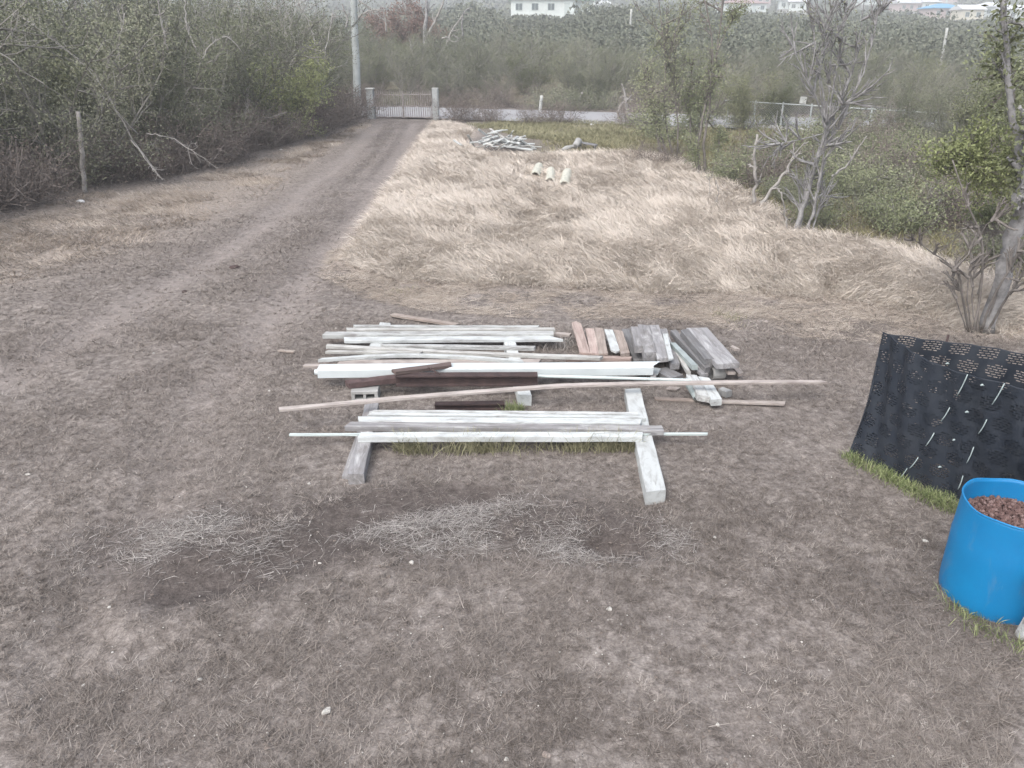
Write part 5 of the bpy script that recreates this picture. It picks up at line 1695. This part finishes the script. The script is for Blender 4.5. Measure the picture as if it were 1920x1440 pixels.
flow = (fbm(XY[:, 0], XY[:, 1], 1.6, 74) - .5) * 5 + (fbm(XY[:, 0], XY[:, 1], .35, 76) - .5) * 5 + 3.6 + RNG.normal(0, .7, n)
hgt = np.clip(.19 + .24 * fbm(XY[:, 0], XY[:, 1], .9, 75), .08, .5) * RNG.uniform(.6, 1.25, n) * np.clip(.4 + .6 * soft(XY[:, 0], XY[:, 1], TALL, .8), 0, 1) * np.clip(near_pipe / .4, .5, 1)
Pz = np.stack([XY[:, 0], XY[:, 1], TZ(XY[:, 0], XY[:, 1]) - .01], 1)
co, tr, m = blades(Pz, flow, hgt * 1.25, np.clip(RNG.normal(.78, .3, n), .1, 1.5), np.clip(RNG.normal(1.62, .3, n), .9, 2.1), RNG.uniform(.0020, .0038, n) * np.clip(XY[:, 1] / 9, .9, 2.2), 2)
tint = np.repeat(np.clip(.60 + .28 * fbm(XY[:, 0], XY[:, 1], .7, 77) + RNG.normal(0, .16, n), 0, 1), m)
grass_obj('dry_tall_grass', co, tr, tint, 'tall_grass', 'tall wind-flattened straw-coloured dry grass across the field')

# verge grass left of the track
XY = scatter_in(VERGE, 70000)
cl = fbm(XY[:, 0], XY[:, 1], .8, 81)
sf = soft(XY[:, 0], XY[:, 1], VERGE, .5)
XY = XY[RNG.random(len(XY)) < np.clip((cl - .32) * 3, .05, 1) * sf]
n = len(XY)
Pz = np.stack([XY[:, 0], XY[:, 1], TZ(XY[:, 0], XY[:, 1]) - .01], 1)
co, tr, m = blades(Pz, (fbm(XY[:, 0], XY[:, 1], 1.2, 82)) * 9 + RNG.normal(0, .6, n), RNG.uniform(.06, .20, n), RNG.uniform(.4, 1.3, n), RNG.uniform(1.2, 1.9, n), RNG.uniform(.0022, .0048, n), 2)
grass_obj('verge_grass', co, tr, np.repeat(np.clip(-.12 + .62 * fbm(XY[:, 0], XY[:, 1], 1.0, 83) + RNG.normal(0, .15, n), 0, 1), m), 'tall_grass', 'matted dull dry grass on the verge between track and thicket')

# dry grass crown between the two wheel ruts
nk = 26000
tt = RNG.uniform(0, len(TRACK) - 1.001, nk)
ii = tt.astype(int)
XY = TRACK[ii] + (TRACK[ii + 1] - TRACK[ii]) * (tt - ii)[:, None] + RNG.normal(0, .22, (nk, 2))
XY = XY[(RNG.random(nk) < np.clip((fbm(XY[:, 0], XY[:, 1], .5, 87) - .36) * 4, .03, 1)) & (XY[:, 1] > 7.5)]
n = len(XY)
co, tr, m = blades(np.stack([XY[:, 0], XY[:, 1], TZ(XY[:, 0], XY[:, 1]) - .004], 1), RNG.uniform(0, 6.28, n), RNG.uniform(.03, .11, n), RNG.uniform(.4, 1.3, n), RNG.uniform(1.1, 1.8, n), RNG.uniform(.002, .005, n), 1)
grass_obj('track_grass', co, tr, np.repeat(np.clip(RNG.normal(.45, .2, n), 0, 1), m), 'short_grass', 'short dry grass growing between the two wheel ruts')

# cut straw lying flat between the tall grass and the timber
CUT = polyline_px([(610, 470), (660, 455), (700, 500), (900, 528), (1250, 540), (1600, 556), (1800, 612), (1760, 650), (1600, 640), (1420, 625), (1250, 600), (1000, 600), (800, 585), (690, 560), (600, 520)])
XY = scatter_in(CUT, 75000)
cl = fbm(XY[:, 0], XY[:, 1], .45, 85)
XY = XY[RNG.random(len(XY)) < np.clip((cl - .34) * 3.6, .05, 1) * soft(XY[:, 0], XY[:, 1], CUT, .45)]
n = len(XY)
co, tr, m = blades(np.stack([XY[:, 0], XY[:, 1], TZ(XY[:, 0], XY[:, 1]) + RNG.uniform(0, .012, n)], 1), RNG.normal(.1, .7, n) + np.where(RNG.random(n) < .5, math.pi, 0), RNG.uniform(.05, .2, n), RNG.uniform(1.1, 1.6, n), RNG.uniform(1.4, 1.8, n), RNG.uniform(.0016, .0034, n), 1)
grass_obj('cut_straw', co, tr, np.repeat(np.clip(.5 * fbm(XY[:, 0], XY[:, 1], .5, 86) + RNG.normal(.05, .18, n), 0, 1), m), 'tall_grass', 'flattened cut straw between the tall grass and the timber pile')

# short dead turf over the yard
def turf_xy(N, x0, x1, y0, y1):
    x, y_ = RNG.uniform(x0, x1, N), y0 + (y1 - y0) * RNG.uniform(0, 1, N)
    return x, y_
xs, ys = [], []
for (N, y0, y1) in ((250000, 2.2, 4.6), (270000, 4.6, 8.2), (190000, 8.2, 14), (90000, 14, 33)):
    y_ = RNG.uniform(y0, y1, N)
    x = RNG.uniform(-.72, .72, N) * (y_ + .6)
    xs.append(x); ys.append(y_)
x, y_ = np.concatenate(xs), np.concatenate(ys)
den = np.clip((.5 * fbm(x, y_, .22, 91) + .5 * fbm(x, y_, 1.1, 92) - .36) * 4.2, .04, 1)
den *= 1 - .85 * np.exp(-(dist_poly(x, y_, SOILRUT) / .24) ** 2)
den *= 1 - .8 * soft(x, y_, SOILBAND, .12)
rut = np.maximum(np.exp(-(dist_poly(x, y_, RUT_R) / .28) ** 2), np.exp(-(dist_poly(x, y_, RUT_L) / .28) ** 2)) * np.clip((y_ - 5) / 4, 0, 1)
den *= 1 - .8 * rut
den *= 1 - .45 * np.exp(-(np.maximum(0, dist_poly(x, y_, TRACK) - .4) / .5) ** 2) * np.clip((y_ - 6) / 5, 0, 1)
den *= 1 - inside(x, y_, TALL)
den *= np.array([0.0]) + (x > np.interp(y_, EDGE[:, 1], EDGE[:, 0]) - .8)
k = RNG.random(len(x)) < den
x, y_ = x[k], y_[k]
n = len(x)
Pz = np.stack([x, y_, TZ(x, y_) - .004], 1)
far = np.clip(y_ / 5, 1, 3)
co, tr, m = blades(Pz, RNG.uniform(0, 6.283, n), RNG.uniform(.02, .075, n) * np.where(RNG.random(n) < .09, 2.3, 1) * (1 + .25 * (far - 1)), RNG.uniform(.3, 1.4, n), RNG.uniform(1.1, 1.8, n), RNG.uniform(.0011, .0026, n) * far, 1)
tint = np.repeat(np.clip(.02 + .62 * fbm(x, y_, .9, 93) + RNG.normal(0, .17, n), 0, 1), m)
grass_obj('short_dead_grass', co, tr, tint, 'short_grass', 'short dead trampled turf over the yard')

# dead tufts: little rosettes standing out of the turf
NT = 15000
ty = np.concatenate([RNG.uniform(2.2, 5, NT // 2), RNG.uniform(5, 11, NT // 2)])
tx = RNG.uniform(-.72, .72, len(ty)) * (ty + .6)
tk = (RNG.random(len(ty)) < np.clip((fbm(tx, ty, .7, 94) - .38) * 4, .03, 1)) & ~inside(tx, ty, TALL) & (dist_poly(tx, ty, SOILRUT) > .22)
tx, ty = tx[tk], ty[tk]
bx = np.repeat(tx, 22) + RNG.normal(0, .010, len(tx) * 22)
by = np.repeat(ty, 22) + RNG.normal(0, .010, len(tx) * 22)
n = len(bx)
co, tr, m = blades(np.stack([bx, by, TZ(bx, by) - .003], 1), RNG.uniform(0, 6.283, n), RNG.uniform(.02, .065, n), RNG.uniform(.2, 1.1, n), RNG.uniform(1.0, 1.7, n), RNG.uniform(.0009, .002, n) * np.clip(by / 5, 1, 2), 1)
grass_obj('dead_tufts', co, tr, np.repeat(np.clip(np.repeat(RNG.uniform(.1, .75, len(tx)), 22) + RNG.normal(.1, .15, n), 0, 1), m), 'short_grass', 'small dead grass tufts dotted over the yard')

# raked straw on the bare soil
for nm, poly, N, lab in (('straw_litter', STRAW_A, 5200, 'thin scatter of grey straw on the dark soil at lower left'), ('straw_litter', SOILBAND, 2600, 'stray straw stalks over the strip of dark soil'), ('straw_litter', STRAW_B, 9800, 'heap of pale grey straw and stalks on the dark soil at lower middle')):
    XY = scatter_in(poly, N)
    cl = fbm(XY[:, 0], XY[:, 1], .28, 95)
    XY = XY[RNG.random(len(XY)) < np.clip((cl - .43) * 7, .06, 1)]
    n = len(XY)
    XY = XY + RNG.normal(0, .05, XY.shape)
    XY = XY[np.hypot((XY[:, 0] - PIT[0]) / .2, (XY[:, 1] - PIT[1]) / .11) > .8 + .3 * RNG.random(n)]
    n = len(XY)
    z = TZ(XY[:, 0], XY[:, 1]) + RNG.uniform(.0, .018, n)
    co, tr, m = blades(np.stack([XY[:, 0], XY[:, 1], z], 1), RNG.normal(.2, 1.0, n) + np.where(RNG.random(n) < .5, math.pi, 0), RNG.uniform(.03, .13, n), RNG.uniform(1.3, 1.65, n), RNG.uniform(1.45, 1.8, n), RNG.uniform(.0006, .0015, n), 2)
    grass_obj(nm, co, tr, np.repeat(RNG.uniform(0, 1, n), m), 'straw', lab, 'straw')

# green tufts: in front of the nearest board, at the bin, and beside the beam
def tuft_band(pts, n, spread, hmin, hmax, label, mat='green_grass', wd=(.0015, .003)):
    pl = polyline_px(pts)
    s = RNG.uniform(0, len(pl) - 1, n)
    i = np.minimum(s.astype(int), len(pl) - 2)
    XY = pl[i] + (pl[i + 1] - pl[i]) * (s - i)[:, None] + RNG.normal(0, spread, (n, 2))
    keep = RNG.random(n) < np.clip((fbm(XY[:, 0], XY[:, 1], .25, 98) - .3) * 3.5, .1, 1)
    XY = XY[keep]; k = len(XY)
    co, tr, m = blades(np.stack([XY[:, 0], XY[:, 1], TZ(XY[:, 0], XY[:, 1]) - .01], 1), RNG.uniform(0, 6.28, k), RNG.uniform(hmin, hmax, k), RNG.uniform(.0, .5, k), RNG.uniform(.5, 1.5, k), RNG.uniform(*wd, k), 3)
    grass_obj('green_grass', co, tr, np.repeat(RNG.uniform(.1, 1, k), m), mat, label)
tuft_band([(740, 848), (850, 849), (960, 848), (1100, 846), (1190, 843)], 3600, .028, .08, .24, 'fringe of fresh grass along the nearest white board')
tuft_band([(1592, 856), (1650, 885), (1720, 925), (1790, 955)], 2600, .045, .03, .11, 'green grass fringe at the foot of the black mesh bin', 'fresh_grass')
tuft_band([(1780, 1130), (1830, 1170), (1880, 1195), (1910, 1230)], 700, .05, .03, .10, 'sparse green grass at the foot of the blue barrel', 'fresh_grass')
tuft_band([(945, 768), (968, 770), (980, 772)], 380, .03, .03, .12, 'small green weeds by the near end of the white middle post', 'fresh_grass')
tuft_band([(745, 545), (770, 548)], 300, .10, .03, .10, 'faint green weed patch behind the rear boards')
tuft_band([(1350, 590), (1375, 600)], 260, .12, .03, .09, 'faint green weed patch behind the wide slab')
# matted weeds between rear boards and pickets
tuft_band([(1010, 656), (1040, 652), (1068, 650)], 900, .05, .05, .16, 'matted dry weeds between the rear boards and the pickets', 'straw')
# weedy green strip and rough grass at the back
for poly, N, nm, mat, lab, h0, h1 in ((GREEN, 34000, 'weedy_grass', 'green_grass', 'weedy olive grass behind the scrap heap', .06, .26), (BACK, 52000, 'rough_grass', 'weed_grass', 'rough brownish olive grass at the back right of the field', .06, .3)):
    XY = scatter_in(poly, N)
    XY = XY[RNG.random(len(XY)) < np.clip((fbm(XY[:, 0], XY[:, 1], .9, 99) - .22) * 2.6, .08, 1)]
    n = len(XY)
    co, tr, m = blades(np.stack([XY[:, 0], XY[:, 1], TZ(XY[:, 0], XY[:, 1]) - .01], 1), RNG.uniform(0, 6.28, n), RNG.uniform(h0, h1, n), RNG.uniform(.1, .8, n), RNG.uniform(.8, 1.9, n), RNG.uniform(.004, .009, n), 2)
    grass_obj(nm, co, tr, np.repeat(np.clip(.7 * fbm(XY[:, 0], XY[:, 1], 1.5, 97) + RNG.normal(.1, .2, n), 0, 1), m), mat, lab)

# ------------------------------------------------------------------ stones and litter
for nm, N, y0, y1, mt, lab in (('stone_chips', 900, 2.3, 12, 'stone', 'tiny pale stone chips speckled over the yard'), ('leaf_litter', 1500, 2.3, 10, 'leaf_dry', 'dry leaf crumbs and clods scattered over the yard')):
    yy = y0 + (y1 - y0) * RNG.random(N) ** 1.4
    xx = RNG.uniform(-.7, .7, N) * (yy + .5)
    kk = ~inside(xx, yy, TALL)
    xx, yy = xx[kk], yy[kk]
    N = len(xx)
    sz = RNG.uniform(.002, .0065, N) * (1.0 if nm == 'stone_chips' else 2.2)
    base = np.array([(1, 0, 0), (-1, 0, 0), (0, 1, 0), (0, -1, 0), (0, 0, 1), (0, 0, -.5)], float)
    F = np.array([(0, 2, 4), (2, 1, 4), (1, 3, 4), (3, 0, 4), (2, 0, 5), (1, 2, 5), (3, 1, 5), (0, 3, 5)])
    co = base[None] * sz[:, None, None] * RNG.uniform(.5, 1.4, (N, 6, 3)) * ([1, 1, .8] if nm == 'stone_chips' else [1, 1, .35])
    th = RNG.uniform(0, 6.28, N)
    cx, sx = np.cos(th)[:, None], np.sin(th)[:, None]
    co = np.stack([co[..., 0] * cx - co[..., 1] * sx, co[..., 0] * sx + co[..., 1] * cx, co[..., 2]], -1) + np.stack([xx, yy, TZ(xx, yy) + .008], 1)[:, None]
    tag(link(nm, tri_mesh(nm, co.reshape(-1, 3), (F[None] + 6 * np.arange(N)[:, None, None]).reshape(-1, 3)), M[mt]), lab, 'litter', kind='stuff')
rng = np.random.default_rng(17)
def stone(px, py, s, label, mat='stone', cat='stone', flat=.6, group=None, name='stone'):
    P = G(px, py)
    bm = bmesh.new()
    bmesh.ops.create_icosphere(bm, subdivisions=2, radius=s)
    k = rng.uniform(.75, 1.25, 3)
    for v in bm.verts:
        n_ = 1 + .25 * math.sin(v.co.x / s * 3 + px) * math.cos(v.co.y / s * 2.5 + py) + rng.normal(0, .05)
        v.co = Vector((v.co.x * k[0] * n_, v.co.y * k[1] * n_, v.co.z * flat * n_))
    o = bm_obj(name, bm, M[mat])
    o.location = (P[0], P[1], float(TZ(P[0], P[1])) + s * flat * .55)
    o.rotation_euler = (0, 0, rng.uniform(0, 6))
    return tag(o, label, cat, group)
for px, py, s, nm in ((613, 1338, .021, 'rounded pale stone in the foreground, largest of the scattered stones'), (376, 1280, .012, 'small white stone in the lower left dead grass'),
                      (772, 1057, .017, 'white stone at the middle of the dark soil strip'), (600, 1060, .010, 'small white stone left of the white stone in the soil strip'),
                      (950, 1427, .011, 'small white stone at the bottom edge, right of centre'), (885, 1410, .008, 'tiny white stone near the bottom edge'),
                      (155, 1281, .009, 'tiny pale stone at the far left foreground'), (1142, 1148, .017, 'pale flat stone right of the straw heap'),
                      (52, 889, .015, 'pale stone on the ground at the left edge'), (205, 1137, .010, 'pale pebble below the left straw scatter'),
                      (580, 910, .011, 'pale pebble left of the grey post end'), (1735, 1013, .018, 'pale stone between the black bin and the blue barrel'),
                      (1345, 1360, .010, 'dull pebble at the lower right'), (1340, 1010, .011, 'pale pebble right of the straw heap'),
                      (505, 735, .012, 'pale pebble left of the hollow concrete block'), (630, 616, .012, 'pale pebble behind the left end of the rear boards'),
                      (288, 661, .014, 'white pebble on the track'), (527, 281, .04, 'white stone on the far verge near the thicket')):
    stone(px, py, s, nm)
stone(152, 380, .07, 'crumpled white paper litter at the thicket edge', 'litter', 'litter', .5, name='paper_litter')
stone(1110, 236, .10, 'white litter scrap beside the road', 'litter', 'litter', .35, name='paper_litter')
stone(1728, 576, .03, 'pale upright chip in the dry grass left of the many-stemmed shrub', 'plank_tan', 'chip', 1.4, name='wood_chip')
stone(1436, 604, .035, 'pale flat leaf-like scrap behind the wide slab', 'plank_tan', 'scrap', .3, name='bark_scrap')
stone(1025, 1420, .02, 'dry brown leaf at the bottom edge', 'tan_wood', 'leaf', .4, name='dry_leaf')
for i, (px, py, s) in enumerate(((440, 503, .07), (345, 545, .035))):
    stone(px, py, s, ('dark dung clump on the track', 'smaller dark clump left of the track dung')[i], 'rust', 'clump', .4, name='dung_clump')

# ------------------------------------------------------------------ hazy evening air
bm = bmesh.new()
box_bm(1500, 1080, 43, 0, bm, Matrix.Translation((0, 440, 43 / 2 - 2.0)))
hz = bm_obj('haze', bm, None)
m = bpy.data.materials.new('haze')
m.use_nodes = True
nt = m.node_tree
nt.nodes.clear()
out = nt.nodes.new('ShaderNodeOutputMaterial')
pv = nt.nodes.new('ShaderNodeVolumePrincipled')
pv.inputs['Color'].default_value = (.93, .95, .97, 1)
pv.inputs['Density'].default_value = .0024
pv.inputs['Anisotropy'].default_value = .2
nt.links.new(pv.outputs[0], out.inputs['Volume'])
hz.data.materials.append(m)
tag(hz, 'thin pale evening haze over the whole place', 'haze', kind='stuff')
